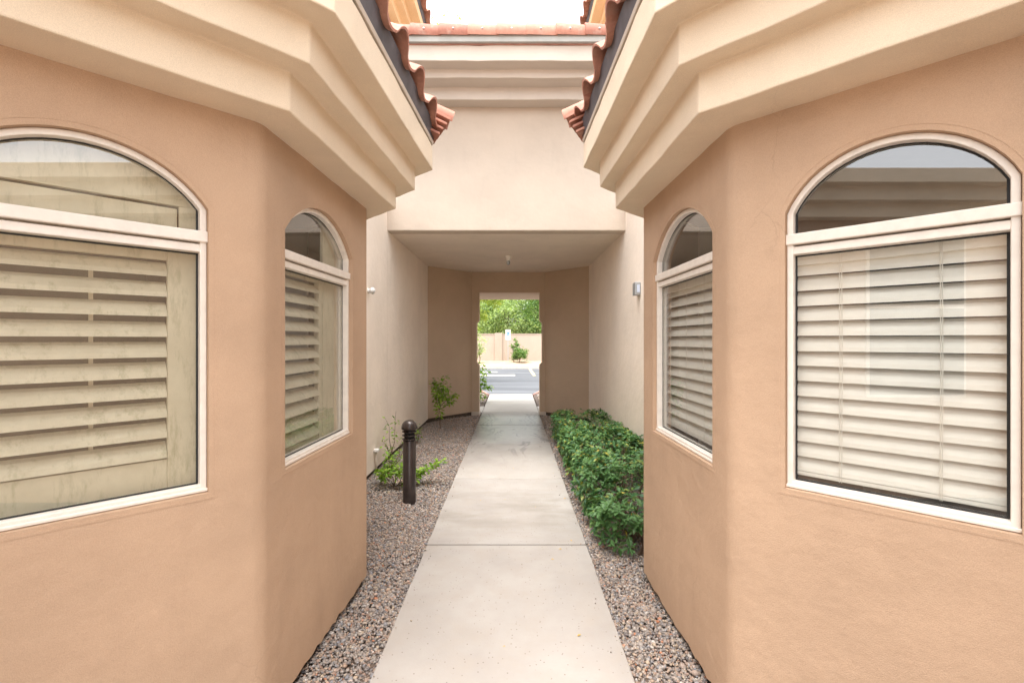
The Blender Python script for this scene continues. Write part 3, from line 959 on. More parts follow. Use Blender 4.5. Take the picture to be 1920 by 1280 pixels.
# ------------------------------------------------------------------ covered passage building
pb = thing('passage_building', (0, 8, 0), 'pale stucco building with covered passage at the end of the walkway', 'building')
ZC = 2.96
for s, X in ((-1, XL), (1, XR)):
    W = W_L if s < 0 else W_R
    Yf = YF_L if s < 0 else YF_R
    x0, x1 = sorted((s * X, s * (X + 0.2)))
    box('wall', x0, x1, Yf + (X - W) - 0.03, 5.999, 0.035, 3.30, M['side'], pb)
    y0_ = Yf + (X - W) - 0.03
    v_, f_ = loft([[(s * (X - 0.02), y, 3.302), (s * (X - 0.02), y, 3.38), (s * (X + 3.0), y, 3.9), (s * (X + 3.0), y, 3.302)] for y in (y0_ + 0.3, 5.99)])
    part('side_roof', v_, f_, M['felt'], pb)
    box('wall', x0, x1, 6.001, 8.87, 0.035, ZC + 0.04, M['side'], pb)
    xf = s * (X + 0.03)
    box('footing', min(xf, s * (X + 0.2)), max(xf, s * (X + 0.2)), Yf + 0.3, 8.9, -0.1, 0.04, M['found'], pb)
    # angled end walls
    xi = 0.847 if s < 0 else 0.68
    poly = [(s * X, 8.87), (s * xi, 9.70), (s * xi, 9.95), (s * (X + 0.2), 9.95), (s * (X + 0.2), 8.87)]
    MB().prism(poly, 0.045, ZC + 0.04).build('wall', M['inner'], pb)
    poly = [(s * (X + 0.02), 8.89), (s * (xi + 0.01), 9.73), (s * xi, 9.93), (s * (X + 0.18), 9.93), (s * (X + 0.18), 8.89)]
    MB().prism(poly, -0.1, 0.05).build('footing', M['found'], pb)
# end wall with door opening and notched jambs
a, b = -0.700, 0.570
nt = 0.052
ew = MB()
lev = [(0.045, 0), (1.02, 0), (1.075, nt), (1.90, nt), (1.955, 0), (2.54, 0)]
for sgn, xe, xo in ((-1, a, -0.847), (1, b, 0.68)):
    ring = [(xe + sgn * d, z) for z, d in lev]
    V = []
    for x, z in ring:
        V += [Vector((xo, 9.702, z)), Vector((x, 9.702, z)), Vector((x, 9.948, z)), Vector((xo, 9.948, z))]
    Fq = [(0, 1, 2, 3)]
    for i in range(len(ring) - 1):
        for k in range(4):
            Fq.append((4 * i + k, 4 * i + (k + 1) % 4, 4 * i + 4 + (k + 1) % 4, 4 * i + 4 + k))
    ew.add(V, Fq)
ew.box(-0.847, 0.68, 9.702, 9.948, 2.54, ZC + 0.04)
Vt, Ft = ew.V, ew.F
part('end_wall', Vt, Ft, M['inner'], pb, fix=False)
for x0, x1 in ((-0.86, a + 0.012), (b - 0.012, 0.70)):
    box('door_plinth', x0, x1, 9.69, 9.96, -0.05, 0.05, M['kerb'], pb, bevel=0.008)
# ceiling, header
MB().prism([(-XL - 0.1, 6.201), (XR + 0.1, 6.201), (XR + 0.1, 9.95), (-XL - 0.1, 9.95)], ZC, ZC + 0.03).build('ceiling', M['ceil'], pb)
box('header_wall', -XL - 0.02, XR + 0.02, 6.0, 6.2, ZC, 5.0, M['pass'], pb, bevel=0.012)
# outer overhang beyond the door
box('outer_soffit', -1.6, 1.5, 9.96, 11.5, 2.545, 2.95, M['pass'], pb)
# header cornice
st = []
for x in (-XL - 0.0, XR + 0.0):
    st.append([(x, 6.01, 4.55), (x, 5.80, 4.55), (x, 5.80, 4.70), (x, 5.58, 4.70), (x, 5.58, 4.795), (x, 5.40, 4.795), (x, 5.40, 4.975), (x, 6.01, 4.975)])
v, f = loft(st, wave=0.004, step=0.2)
part('cornice', v, f, M['cornice_pale'], pb, bevel=0.008)
box('cornice_lip', -XL, XR, 5.385, 5.5, 4.9755, 4.9835, M['redkerb'], pb)
v, f = loft([[(x, 5.345, 4.984), (x, 5.33, 5.055), (x, 5.52, 5.06), (x, 6.1, 5.10), (x, 6.1, 4.984)] for x in (-XL - 0.0, XR + 0.0)])
rf = part('roof', v, f, M['zinc'], pb)
x = -XL + 0.10
k = 0
screw = MB().lathe([(0.011, 0), (0.010, 0.006), (0.004, 0.009)], (0, 0, 0), 8)
SCREW = meshdata('tile_screw', screw.V, screw.F, M['steel'])
while x < XR - 0.1:
    m = Matrix.Translation((x, 5.43 + random.uniform(-0.004, 0.004), 5.092)) @ Matrix.Rotation(R(random.uniform(-0.8, 0.8)), 4, 'Z') @ Matrix.Rotation(R(1.2), 4, 'Y')
    t = piece('tile', BARREL, m, rf)
    x += 0.335 + random.uniform(-0.006, 0.006); k += 1
for i in range(9):
    xs = -XL + 0.10 + 0.335 * i + 0.17
    m = Matrix.Translation((xs, 5.43 - 0.131 * math.cos(R(8)), 5.088 + 0.131 * math.sin(R(8)))) @ Matrix.Rotation(R(80), 4, 'X')
    if xs < XR: piece('screw', SCREW, m, rf)

# higher wings behind the header with the same stepped eave
for s, dx, lab in ((-1, 0.0, 'left'), (1, -0.20, 'right')):
    up = thing('upper_wing', (s * (2.4 + dx), 8, 3.0), 'upper storey with stepped eave seen above the header tiles on the ' + lab, 'building')
    w0, s1, s2, s3 = 1.68 + dx, 1.575 + dx, 1.47 + dx, 1.34 + dx
    x0, x1 = sorted((s * w0, s * (w0 + 1.2)))
    box('wall', x0, x1, 6.25, 9.6, ZC + 0.05, 6.3, M['bay'], up)
    st = []
    for y in (5.95, 9.6):
        st.append([(s * (w0 + 0.05), y, 5.95), (s * s1, y, 5.95), (s * s1, y, 6.06), (s * s2, y, 6.06), (s * s2, y, 6.17), (s * s3, y, 6.17), (s * s3, y, 6.31), (s * (w0 + 0.05), y, 6.31)])
    v, f = loft(st)
    part('cornice', v, f, M['cornice_bounce'], up, bevel=0.006)
    v, f = loft([[(s * s3, y, 6.315), (s * (s3 - 0.02), y, 6.40), (s * (w0 + 1.2), y, 6.85), (s * (w0 + 1.2), y, 6.315)] for y in (5.95, 9.6)])
    rr = part('roof', v, f, M['felt'], up)
    upv = Vector((s * math.cos(R(18)), 0, math.sin(R(18))))
    yy = 5.9
    while yy < 9.4:
        xd = Vector((0, 1, 0)); org = Vector((s * (s3 - 0.085), yy, 6.40))
        zd = xd.cross(upv)
        if zd.z < 0: xd = -xd; zd = -zd; org = org - xd * 0.32
        yd = zd.cross(xd)
        m = Matrix.Identity(4)
        m.col[0][:3] = xd; m.col[1][:3] = yd; m.col[2][:3] = zd; m.col[3][:3] = org
        piece('tile', STILE, m, rr)
        yy += 0.32

# ------------------------------------------------------------------ the court behind the camera (seen in the panes)
for s, X, Yn, W, lab in ((-1, XL, YN_L, WN_L, 'left'), (1, XR, YN_R, WN_R, 'right')):
    rw = thing('side_wall', (s * (X + 0.1), -1, 0), 'tan stucco side wall beside the camera on the ' + lab, 'wall')
    x0, x1 = sorted((s * X, s * (X + 0.2)))
    y1 = Yn - (X - W) - 0.002
    box('wall', x0, x1, -2.1, y1, 0.03, 3.00, M['bay'], rw)
    st = []
    for y in (-2.2, y1 - 0.75):
        st.append([(s * (X + 0.1), y, 2.70), (s * (X - 0.12), y, 2.70), (s * (X - 0.12), y, 2.83), (s * (X - 0.22), y, 2.83), (s * (X - 0.22), y, 2.96), (s * (X - 0.32), y, 2.96), (s * (X - 0.32), y, 3.09), (s * (X + 0.1), y, 3.09)])
    v, f = loft(st)
    part('cornice', v, f, M['cornice'], rw, bevel=0.006)
    if s > 0: continue
    fx0, fx1 = sorted((s * (X - 0.02), s * (X + 0.01)))
    wf = box('window', fx0, fx1, -1.50, -0.55, 1.0, 2.56, M['frame'], rw)
    fx0, fx1 = sorted((s * (X - 0.026), s * (X - 0.021)))
    box('pane', fx0, fx1, -1.475, -0.575, 1.025, 1.85, M['gasket'], wf)
    box('pane', fx0, fx1, -1.475, -0.575, 1.89, 2.535, M['gasket'], wf)

# ------------------------------------------------------------------ small fixtures
bl = thing('bollard_light', (-1.0, 4.50, -0.03), 'dark bronze bollard light with domed cap standing in the gravel', 'bollard light')
c = (-1.0, 4.50, 0)
MB().lathe([(0.062, -0.08), (0.062, 0.575), (0.058, 0.580)], c, 32).build('post', M['bronze'], bl, True)
MB().lathe([(0.050, 0.57), (0.050, 0.70)], c, 20).build('lamp_core', M['gap'], bl, True)
for z in (0.592, 0.628, 0.664):
    MB().lathe([(0.044, z + 0.011), (0.070, z + 0.004), (0.0715, z), (0.070, z - 0.003), (0.044, z + 0.006)], c, 32).build('louvre', M['bronze'], bl, True)
for k in range(3):
    t = 2 * math.pi * k / 3 + 0.5
    p = (c[0] + 0.045 * math.cos(t), c[1] + 0.045 * math.sin(t))
    MB().tube([(p[0], p[1], 0.57), (p[0], p[1], 0.70)], 0.004, 6).build('rod', M['bronze'], bl)
MB().lathe([(0.058, 0.686), (0.075, 0.687), (0.077, 0.694), (0.075, 0.715), (0.068, 0.738), (0.055, 0.757), (0.036, 0.770), (0.012, 0.776)], c, 32).build('dome', M['bronze'], bl, True)
for o in bl.children:
    try: o.data.set_sharp_from_angle(angle=R(40))
    except Exception: pass

cl = thing('ceiling_lamp', (-0.07, 7.8, ZC), 'small bare lamp holder hanging from the passage ceiling', 'lamp')
MB().lathe([(0.055, 0.0), (0.052, -0.012), (0.040, -0.05), (0.034, -0.085)], (-0.07, 7.8, ZC), 20).build('holder', M['frame'], cl, True)
MB().lathe([(0.022, -0.083), (0.030, -0.105), (0.028, -0.130), (0.012, -0.150)], (-0.07, 7.8, ZC), 16).build('bulb', M['steel'], cl, True)

# flood light on the left passage wall, numbered lamp box on the right one
fl = thing('flood_light', (-XL, 5.20, 2.10), 'small white spot lamp on the left passage wall', 'lamp')
MB().tube([(-XL, 5.20, 2.10), (-XL + 0.012, 5.20, 2.10)], 0.030, 16).build('base', M['white_metal'], fl, True)
MB().tube([(-XL + 0.012, 5.20, 2.10), (-XL + 0.03, 5.19, 2.10), (-XL + 0.035, 5.185, 2.10), (-XL + 0.062, 5.16, 2.095)], [0.014, 0.015, 0.020, 0.038], 18).build('head', M['white_metal'], fl, True)
nb = thing('wall_lamp', (XR, 5.35, 2.03), 'grey metal box lamp on the right passage wall', 'lamp')
box('housing', XR - 0.065, XR, 5.28, 5.40, 2.06, 2.21, M['steel'], nb, bevel=0.008)
box('lens', XR - 0.045, XR - 0.01, 5.272, 5.279, 2.09, 2.18, M['lens'], nb, bevel=0.002)
pt = thing('pipe_outlet', (-XL, 5.43, 0), 'white capped pipe at the foot of the left wall', 'pipe')
MB().tube([(-XL + 0.025, 5.43, -0.04), (-XL + 0.025, 5.43, 0.25)], 0.011, 10).build('pipe', M['drip'], pt, True)
box('cap', -XL, -XL + 0.055, 5.395, 5.465, 0.245, 0.275, M['white_metal'], pt, bevel=0.005)
ob = thing('outlet_box', (-XL, 7.35, 0.1), 'small beige outlet box low on the left passage wall', 'outlet box')
box('plate', -XL, -XL + 0.012, 7.28, 7.42, 0.10, 0.24, M['drip'], ob, bevel=0.004)
box('cover', -XL + 0.012, -XL + 0.035, 7.30, 7.40, 0.115, 0.225, M['drip'], ob, bevel=0.006)

# ------------------------------------------------------------------ gravel beds
ICO_V = []
ph = (1 + 5 ** 0.5) / 2
for a_, b_ in ((-1, ph), (1, ph), (-1, -ph), (1, -ph)):
    ICO_V.append((a_, b_, 0))
for a_, b_ in ((-1, ph), (1, ph), (-1, -ph), (1, -ph)):
    ICO_V.append((0, a_, b_))
for a_, b_ in ((-1, ph), (1, ph), (-1, -ph), (1, -ph)):
    ICO_V.append((b_, 0, a_))
ICO_V = np.array(ICO_V) / math.sqrt(1 + ph * ph)
ICO_F = np.array([(0, 11, 5), (0, 5, 1), (0, 1, 7), (0, 7, 10), (0, 10, 11), (1, 5, 9), (5, 11, 4), (11, 10, 2), (10, 7, 6), (7, 1, 8), (3, 9, 4), (3, 4, 2), (3, 2, 6), (3, 6, 8), (3, 8, 9), (4, 9, 5), (2, 4, 11), (6, 2, 10), (8, 6, 7), (9, 8, 1)])

def np_mesh(name, V, F, mat, parent=None):
    me = bpy.data.meshes.new(name)
    nv, nf, k = len(V), len(F), F.shape[1]
    me.vertices.add(nv); me.vertices.foreach_set('co', V.astype(np.float32).ravel())
    me.loops.add(nf * k); me.loops.foreach_set('vertex_index', F.astype(np.int32).ravel())
    me.polygons.add(nf); me.polygons.foreach_set('loop_start', np.arange(0, nf * k, k, dtype=np.int32))
    me.polygons.foreach_set('loop_total', np.full(nf, k, dtype=np.int32))
    me.materials.append(mat); me.update(calc_edges=True); me.validate()
    o = bpy.data.objects.new(name, me)
    return link(o, parent, WM[parent.name].copy() if parent is not None else None)

def rand_rot(n):
    q = rng.normal(size=(n, 4)); q /= np.linalg.norm(q, axis=1, keepdims=True)
    w, x, y, z = q.T
    return np.stack([1 - 2 * (y * y + z * z), 2 * (x * y - z * w), 2 * (x * z + y * w), 2 * (x * y + z * w), 1 - 2 * (x * x + z * z), 2 * (y * z - x * w), 2 * (x * z - y * w), 2 * (y * z + x * w), 1 - 2 * (x * x + y * y)], 1).reshape(n, 3, 3)

def stones(P, size):
    n = len(P)
    sc = size[:, None] * np.stack([rng.uniform(0.7, 1.3, n), rng.uniform(0.6, 1.1, n), rng.uniform(0.4, 0.8, n)], 1)
    V = ICO_V[None] * (1 + rng.uniform(-0.22, 0.22, (n, 12, 1))) * sc[:, None, :]
    # tilt a little, spin freely
    a = rng.uniform(0, 2 * np.pi, n); t = rng.normal(0, 0.35, n)
    ca, sa, ct, stt = np.cos(a), np.sin(a), np.cos(t), np.sin(t)
    y = V[:, :, 1] * ct[:, None] - V[:, :, 2] * stt[:, None]; z = V[:, :, 1] * stt[:, None] + V[:, :, 2] * ct[:, None]
    x = V[:, :, 0]
    V = np.stack([x * ca[:, None] - y * sa[:, None], x * sa[:, None] + y * ca[:, None], z], 2) + P[:, None, :]
    F = (ICO_F[None] + (np.arange(n) * 12)[:, None, None]).reshape(-1, 3)
    return V.reshape(-1, 3), F

def bed_points(side, N, y0, y1):
    W, Yn, Yf, X = (W_L, YN_L, YF_L, XL) if side < 0 else (W_R, YN_R, YF_R, XR)
    pe = -PATH_L if side < 0 else PATH_R
    u = rng.uniform(pe, X + 0.02, N); y = rng.uniform(y0, y1, N)
    Wn = WN_L if side < 0 else WN_R
    lim = np.where(y < Yn, Wn + (Yn - y), np.where(y < Yf, Wn + (W - Wn) * (y - Yn) / (Yf - Yn), W + (y - Yf)))
    lim = np.minimum(lim, X); lim = np.where(y > 8.87, X - (y - 8.87), lim)
    ok = (u < lim + 0.03) & (u > pe + 0.006)
    u, y = u[ok], y[ok]
    # heap a little toward the walls, uneven
    z = -0.026 + 0.008 * np.sin(u * 9 + y * 2.3) + 0.006 * np.sin(y * 7.1 + u * 3) + rng.uniform(-0.010, 0.006, len(u))
    z = np.where(u < pe + 0.05, z - 0.006, z)
    return np.stack([side * u, y, z], 1)

for side, lab in ((-1, 'mixed brown and grey gravel bed left of the walkway'), (1, 'mixed gravel bed under the hedge right of the walkway')):
    P1 = bed_points(side, 34000, 1.4, 4.4)
    P2 = bed_points(side, 34000, 4.4, 9.68)
    P_ = np.concatenate([P1, P2])
    ns = 36
    ue = (-PATH_L if side < 0 else PATH_R) - np.abs(rng.normal(0, 0.05, ns))
    P2 = np.concatenate([P2, np.stack([side * ue, rng.uniform(2.0, 9.5, ns), np.full(ns, 0.005)], 1)])
    P_ = np.concatenate([P1, P2])
    size = np.concatenate([rng.lognormal(math.log(0.0080), 0.28, len(P1)), rng.lognormal(math.log(0.0092), 0.28, len(P2))])
    size[-ns:] *= 0.55
    V_, F_ = stones(P_, np.clip(size, 0.004, 0.026))
    tag(np_mesh('gravel', V_, F_, M['gravel']), lab, 'gravel', kind='stuff')
for side, lab in ((-1, 'gravel outside the far door on the left'), (1, 'gravel outside the far door on the right')):
    n = 3500
    u = rng.uniform(0.72, 2.2, n); y = rng.uniform(10.95, 14.0, n)
    ok = u > 0.70 + np.maximum(0, (y - 13.1)) * 0.5
    P_ = np.stack([side * u - 0.045, y, np.full(n, 0.0) + rng.uniform(-0.006, 0.008, n)], 1)[ok]
    V_, F_ = stones(P_, np.clip(rng.lognormal(math.log(0.018), 0.3, len(P_)), 0.008, 0.035))
    tag(np_mesh('gravel', V_, F_, M['gravel']), lab, 'gravel', kind='stuff')

# ------------------------------------------------------------------ foliage
def leaf_arrays(P, D, U, ln, wd, ob=0.6):
    """P base, D direction, U up hint; five-point folded leaves"""
    n = len(P)
    D = D / np.linalg.norm(D, axis=1, keepdims=True)
    S = np.cross(D, U); S /= (np.linalg.norm(S, axis=1, keepdims=True) + 1e-9)
    Nn = np.cross(S, D)
    ln = ln[:, None]; wd = wd[:, None]
    b = P
    c = P + D * ln * ob - Nn * wd * 0.10
    l = P + D * ln * ob - S * wd * 0.5 + Nn * wd * 0.12
    r = P + D * ln * ob + S * wd * 0.5 + Nn * wd * 0.12
    t = P + D * ln - Nn * ln * 0.10
    V = np.stack([b, l, c, r, t], 1).reshape(-1, 3)
    f = np.array([(0, 2, 1), (0, 3, 2), (1, 2, 4), (2, 3, 4)])
    F = (f[None] + (np.arange(n) * 5)[:, None, None]).reshape(-1, 3)
    return V, F

LEAF1, _lf = leaf_arrays(np.zeros((1, 3)), np.array([[1.0, 0, 0]]), np.array([[0, 0, 1.0]]), np.array([1.0]), np.array([0.42]), 0.64)
LEAFM = meshdata('shrub_leaf', LEAF1, [tuple(f) for f in _lf], M['hedge'])

def shrub(name, c, half, ztop, zlow, nw, label, gap=None, nobj=300, lsize=0.060):
    """clipped shrub: whorls of leaves on a rounded box envelope"""
    root = thing(name, (c[0], c[1], -0.02), label, 'shrub', 'clipped shrubs along the right of the walkway')
    B = []; Dd = []
    cx, cy = c; hx, hy = half
    cnt = 0; tries = 0
    while cnt < nw and tries < nw * 20:
        tries += 1
        d = rng.normal(size=3); d /= np.linalg.norm(d)
        e = np.sign(d) * np.abs(d) ** 0.55
        e /= max(abs(e[0]), abs(e[1]), abs(e[2])) ** 0.75
        zc = (ztop + zlow) / 2; hz = (ztop - zlow) / 2
        rr = 1 - abs(rng.normal(0, 0.10)) + 0.06 * math.sin(d[0] * 9 + c[1] * 3) * math.cos(d[1] * 8)
        p = np.array([cx + hx * e[0] * rr, cy + hy * e[1] * rr, zc + hz * e[2] * rr])
        if e[2] < -0.75: continue
        if gap is not None:
            q = (p - np.array(gap[0])) / np.array(gap[1])
            if (q ** 2).sum() < 1: continue
        out = np.array([e[0] / hx * 0.3, e[1] / hy * 0.3, e[2] / hz * 0.3]); out /= np.linalg.norm(out)
        ax = out * 0.7 + np.array([0, 0, 0.65]) + rng.normal(0, 0.25, 3); ax /= np.linalg.norm(ax)
        k = rng.integers(6, 10)
        a = np.cross(ax, [0.3, 0.5, 0.8]); a /= np.linalg.norm(a); b2 = np.cross(ax, a)
        ph0 = rng.uniform(0, 6.28)
        for j in range(k):
            t = ph0 + 2 * math.pi * j / k + rng.normal(0, 0.2)
            el = rng.uniform(-0.15, 0.6)
            B.append(p + rng.normal(0, 0.004, 3)); Dd.append((math.cos(t) * a + math.sin(t) * b2) * math.cos(el) + ax * math.sin(el))
        cnt += 1
    # darker inner leaves
    ni = int(nw * 2.2)
    B2 = np.stack([rng.uniform(cx - hx * 0.85, cx + hx * 0.85, ni), rng.uniform(cy - hy * 0.9, cy + hy * 0.9, ni), rng.uniform(zlow + 0.06, ztop - 0.05, ni)], 1)
    if gap is not None:
        q = ((B2 - np.array(gap[0])) / np.array(gap[1])); B2 = B2[(q ** 2).sum(1) > 1]
    D2 = rng.normal(size=(len(B2), 3)); D2[:, 2] = np.abs(D2[:, 2]) * 0.3
    B = np.concatenate([np.array(B), B2]); Dd = np.concatenate([np.array(Dd), D2])
    ln = rng.uniform(0.6, 1.15, len(B)) * lsize
    Dd = Dd / np.linalg.norm(Dd, axis=1, keepdims=True)
    # the leaves nearest the camera are objects of their own
    dist = np.linalg.norm(B - np.array([0, 0, 1.55]), axis=1) - ln * 4
    order = np.argsort(dist)
    own, rest = order[:nobj], order[nobj:]
    Up = np.tile(np.array([[0.05, -0.1, 1.0]]), (len(B), 1)) + rng.normal(0, 0.25, (len(B), 3))
    V_, F_ = leaf_arrays(B[rest], Dd[rest], Up[rest], ln[rest], ln[rest] * 0.42, 0.64)
    fo = np_mesh('foliage', V_ - np.array(WM[root.name].translation)[None], F_, M['hedge'], root)
    fo['kind'] = 'stuff'
    for i in own:
        d = Vector(Dd[i]); s_ = d.cross(Vector(Up[i])).normalized(); nn = s_.cross(d)
        m = Matrix.Identity(4)
        m.col[0][:3] = d * ln[i]; m.col[1][:3] = -s_ * ln[i]; m.col[2][:3] = nn * ln[i]; m.col[3][:3] = Vector(B[i])
        piece('leaf', LEAFM, m, root)
    # woody stems
    mb = MB()
    for k in range(34):
        x0 = cx + rng.uniform(-0.25, 0.25) * hx; y0 = cy + rng.uniform(-0.8, 0.8) * hy
        x1 = cx + rng.uniform(-0.9, 0.9) * hx; y1 = cy + rng.uniform(-0.95, 0.95) * hy
        z1 = zlow + (ztop - zlow) * rng.uniform(0.55, 0.93)
        mid = ((x0 * 0.6 + x1 * 0.4) + rng.normal(0, 0.03), (y0 * 0.6 + y1 * 0.4) + rng.normal(0, 0.03), z1 * 0.5)
        mb.tube([(x0, y0, -0.03), mid, (x1, y1, z1)], [0.008, 0.006, 0.0025], 5)
    mb.build('stem', M['twig'], root)
    return root

shrub('clipped_shrub', (1.03, 6.55), (0.41, 0.86), 0.46, 0.02, 560, 'far block of the green hedge beside the passage entrance', gap=((1.10, 5.75, 0.50), (0.26, 0.22, 0.16)))
shrub('clipped_shrub', (1.03, 4.78), (0.42, 0.90), 0.49, 0.02, 760, 'middle and largest block of the green hedge right of the walkway', gap=((1.05, 4.02, 0.20), (0.30, 0.24, 0.17)), lsize=0.066)
shrub('clipped_shrub', (0.99, 3.58), (0.34, 0.26), 0.33, 0.02, 150, 'low front shrub of the hedge nearest the right bay', nobj=300, lsize=0.074)

def sprig_plant(name, stems, leaves_per, lsize, label, cat='plant', mat=None, droop=0.0, start=0.25, group=None, spread=0.02):
    """stems: list of point lists in world space; leaves scattered along each"""
    root = thing(name, stems[0][0], label, cat, group)
    B = []; D = []
    for i, st in enumerate(stems):
        st = [Vector(p) for p in st]
        rad = [0.006 * (1 - 0.8 * k / (len(st) - 1)) for k in range(len(st))]
        MB().tube(st, rad, 5).build('stem', M['twig'], root)
        seg = [(st[k + 1] - st[k]).length for k in range(len(st) - 1)]; tot = sum(seg)
        for j in range(leaves_per):
            s_ = tot * rng.uniform(start, 1.0); k = 0
            while k < len(seg) - 1 and s_ > seg[k]: s_ -= seg[k]; k += 1
            p = st[k].lerp(st[k + 1], min(1, s_ / seg[k]))
            dirv = Vector(rng.normal(0, 1, 3)); dirv.z = dirv.z * 0.5 - droop; dirv.normalize()
            B.append(np.array(p) + np.array(dirv) * rng.uniform(0.2, 1) * spread); D.append(np.array(dirv))
    B = np.array(B); D = np.array(D); n = len(B)
    ln = rng.uniform(0.6, 1.2, n) * lsize
    V_, F_ = leaf_arrays(B, D, np.tile([[0, 0, 1.0]], (n, 1)) + rng.normal(0, 0.3, (n, 3)), ln, ln * 0.6, 0.5)
    fo = np_mesh('foliage', V_ - np.array(WM[root.name].translation)[None], F_, mat or M['sprig'], root)
    fo['kind'] = 'stuff'
    return root

def wig(p0, p1, n=5, a=0.03):
    p0, p1 = Vector(p0), Vector(p1)
    pts = []
    for i in range(n + 1):
        q = p0.lerp(p1, i / n)
        if 0 < i: q = q + Vector(rng.normal(0, a, 3)) * (i / n) ** 0.5
        pts.append(q)
    return pts

b0 = (-1.28, 8.25, -0.03)
st = [wig(b0, (-1.30, 8.2, 0.45), 4, 0.02)]
for dx, dy, h in ((-0.18, 0.0, 0.82), (-0.08, 0.1, 0.9), (0.05, 0.05, 0.88), (0.14, -0.05, 0.78), (0.24, 0, 0.62), (-0.02, -0.1, 0.7), (0.18, 0.1, 0.5), (-0.1, 0.05, 0.62)):
    st.append(wig((-1.30, 8.2, 0.32), (-1.26 + dx, 8.2 + dy, h), 4, 0.025))
sprig_plant('sapling', st[:1] + st[1:], 46, 0.074, 'spindly green sapling in the gravel at the left passage wall', droop=0.25, start=0.45, spread=0.05)
b0 = (-1.27, 4.98, -0.03)
st = [wig(b0, p, 4, 0.03) for p in ((-1.40, 5.05, 0.10), (-1.36, 4.9, 0.20), (-1.30, 5.05, 0.24), (-1.20, 4.9, 0.22), (-1.10, 5.0, 0.16), (-1.02, 4.95, 0.12), (-0.90, 5.0, 0.18), (-0.78, 5.05, 0.22))]
sprig_plant('low_plant', st, 60, 0.056, 'low bright green plant spreading behind the bollard', droop=-0.2, start=0.45, spread=0.04)
b0 = (-1.45, 5.55, -0.03)
st = [wig(b0, p, 5, 0.03) for p in ((-1.50, 5.6, 0.62), (-1.38, 5.5, 0.66), (-1.55, 5.5, 0.45), (-1.32, 5.6, 0.36), (-1.28, 5.5, 0.22))]
sprig_plant('upright_plant', st, 24, 0.050, 'thin upright leafy stems against the left wall behind the bollard', droop=0.1, start=0.3, spread=0.04)
b0 = (-1.48, 7.05, -0.03)
st = [wig(b0, p, 4, 0.02) for p in ((-1.42, 7.0, 0.30), (-1.50, 7.1, 0.24), (-1.36, 7.05, 0.18))]
sprig_plant('small_sprig', st, 14, 0.055, 'tiny leafy sprig by the outlet box on the left wall', droop=0.1, start=0.3, spread=0.03)
b0 = (-1.05, 11.5, 0.0)
st = [wig(b0, p, 5, 0.05) for p in ((-0.62, 11.4, 0.75), (-0.70, 11.5, 0.55), (-0.55, 11.45, 0.32), (-0.68, 11.5, 0.95), (-0.82, 11.5, 0.62), (-0.75, 11.4, 0.22), (-0.9, 11.5, 0.8))]
sprig_plant('door_plant', st, 60, 0.11, 'leafy green plant just outside the far door on the left', droop=0.1, start=0.25, spread=0.05)

# a few fallen leaves on the walk
LM = meshdata('fallen_leaf', [Vector(v) * 0.035 for v in LEAF1], [tuple(f) for f in _lf], M['litter'])
for k in range(16):
    x = rng.uniform(-0.5, 0.52) if k % 2 else rng.uniform(0.25, 0.54); y = rng.uniform(2.2, 6.5)
    m = Matrix.Translation((x, y, 0.006)) @ Matrix.Rotation(rng.uniform(0, 6.28), 4, 'Z') @ Matrix.Scale(rng.uniform(0.4, 0.9), 4)
    tag(piece('fallen_leaf', LM, m), 'small dry yellow leaf lying on the concrete walkway', 'leaf', 'fallen leaves on the walkway')

# ------------------------------------------------------------------ beyond the parking lot
bw = thing('boundary_wall', (0, 29, 0.2), 'pale block wall with a pillar across the parking lot', 'wall')
box('panel', -30, -1.10, 29.0, 29.2, 0.1, 1.90, M['outwall'], bw, bevel=0.01)
box('panel', -0.66, 30, 29.0, 29.2, 0.1, 1.90, M['outwall'], bw, bevel=0.01)
box('pillar', -1.11, -0.65, 28.9, 29.3, 0.1, 1.98, M['outwall'], bw, bevel=0.01)
box('pillar', 5.2, 5.66, 28.9, 29.3, 0.1, 1.98, M['outwall'], bw, bevel=0.01)
for x0, x1 in ((-30, -1.112), (-0.648, 5.198), (5.662, 30)):
    box('coping', x0, x1, 28.97, 29.23, 1.902, 1.94, M['outwall'], bw, bevel=0.008)

sg = thing('parking_sign', (-0.27, 28.0, 0.2), 'white accessible parking sign with blue symbol on a steel post', 'sign')
box('post', -0.295, -0.245, 28.0, 28.03, 0.1, 2.16, M['steel'], sg)
pl = box('plate', -0.42, -0.12, 27.985, 27.998, 1.55, 2.17, M['white_metal'], sg, bevel=0.004)
box('symbol_panel', -0.36, -0.18, 27.981, 27.984, 1.80, 2.02, M['bluepaint'], pl)
mb = MB()
mb.lathe([(0.016, -0.001), (0.016, 0.001)], (0, 0, 0), 12)
sym = MB()
def disc(cx, cz, r, r2, a0, a1, n=14, y=27.978):
    V = []; F = []
    for i in range(n + 1):
        t = R(a0 + (a1 - a0) * i / n)
        V += [Vector((cx + r * math.cos(t), y, cz + r * math.sin(t))), Vector((cx + r2 * math.cos(t), y, cz + r2 * math.sin(t)))]
    for i in range(n): F.append((2 * i, 2 * i + 1, 2 * i + 3, 2 * i + 2))
    sym.add(V, F)
disc(-0.285, 1.990, 0.016, 0.0005, 0, 360)
disc(-0.275, 1.875, 0.050, 0.034, 120, 390)
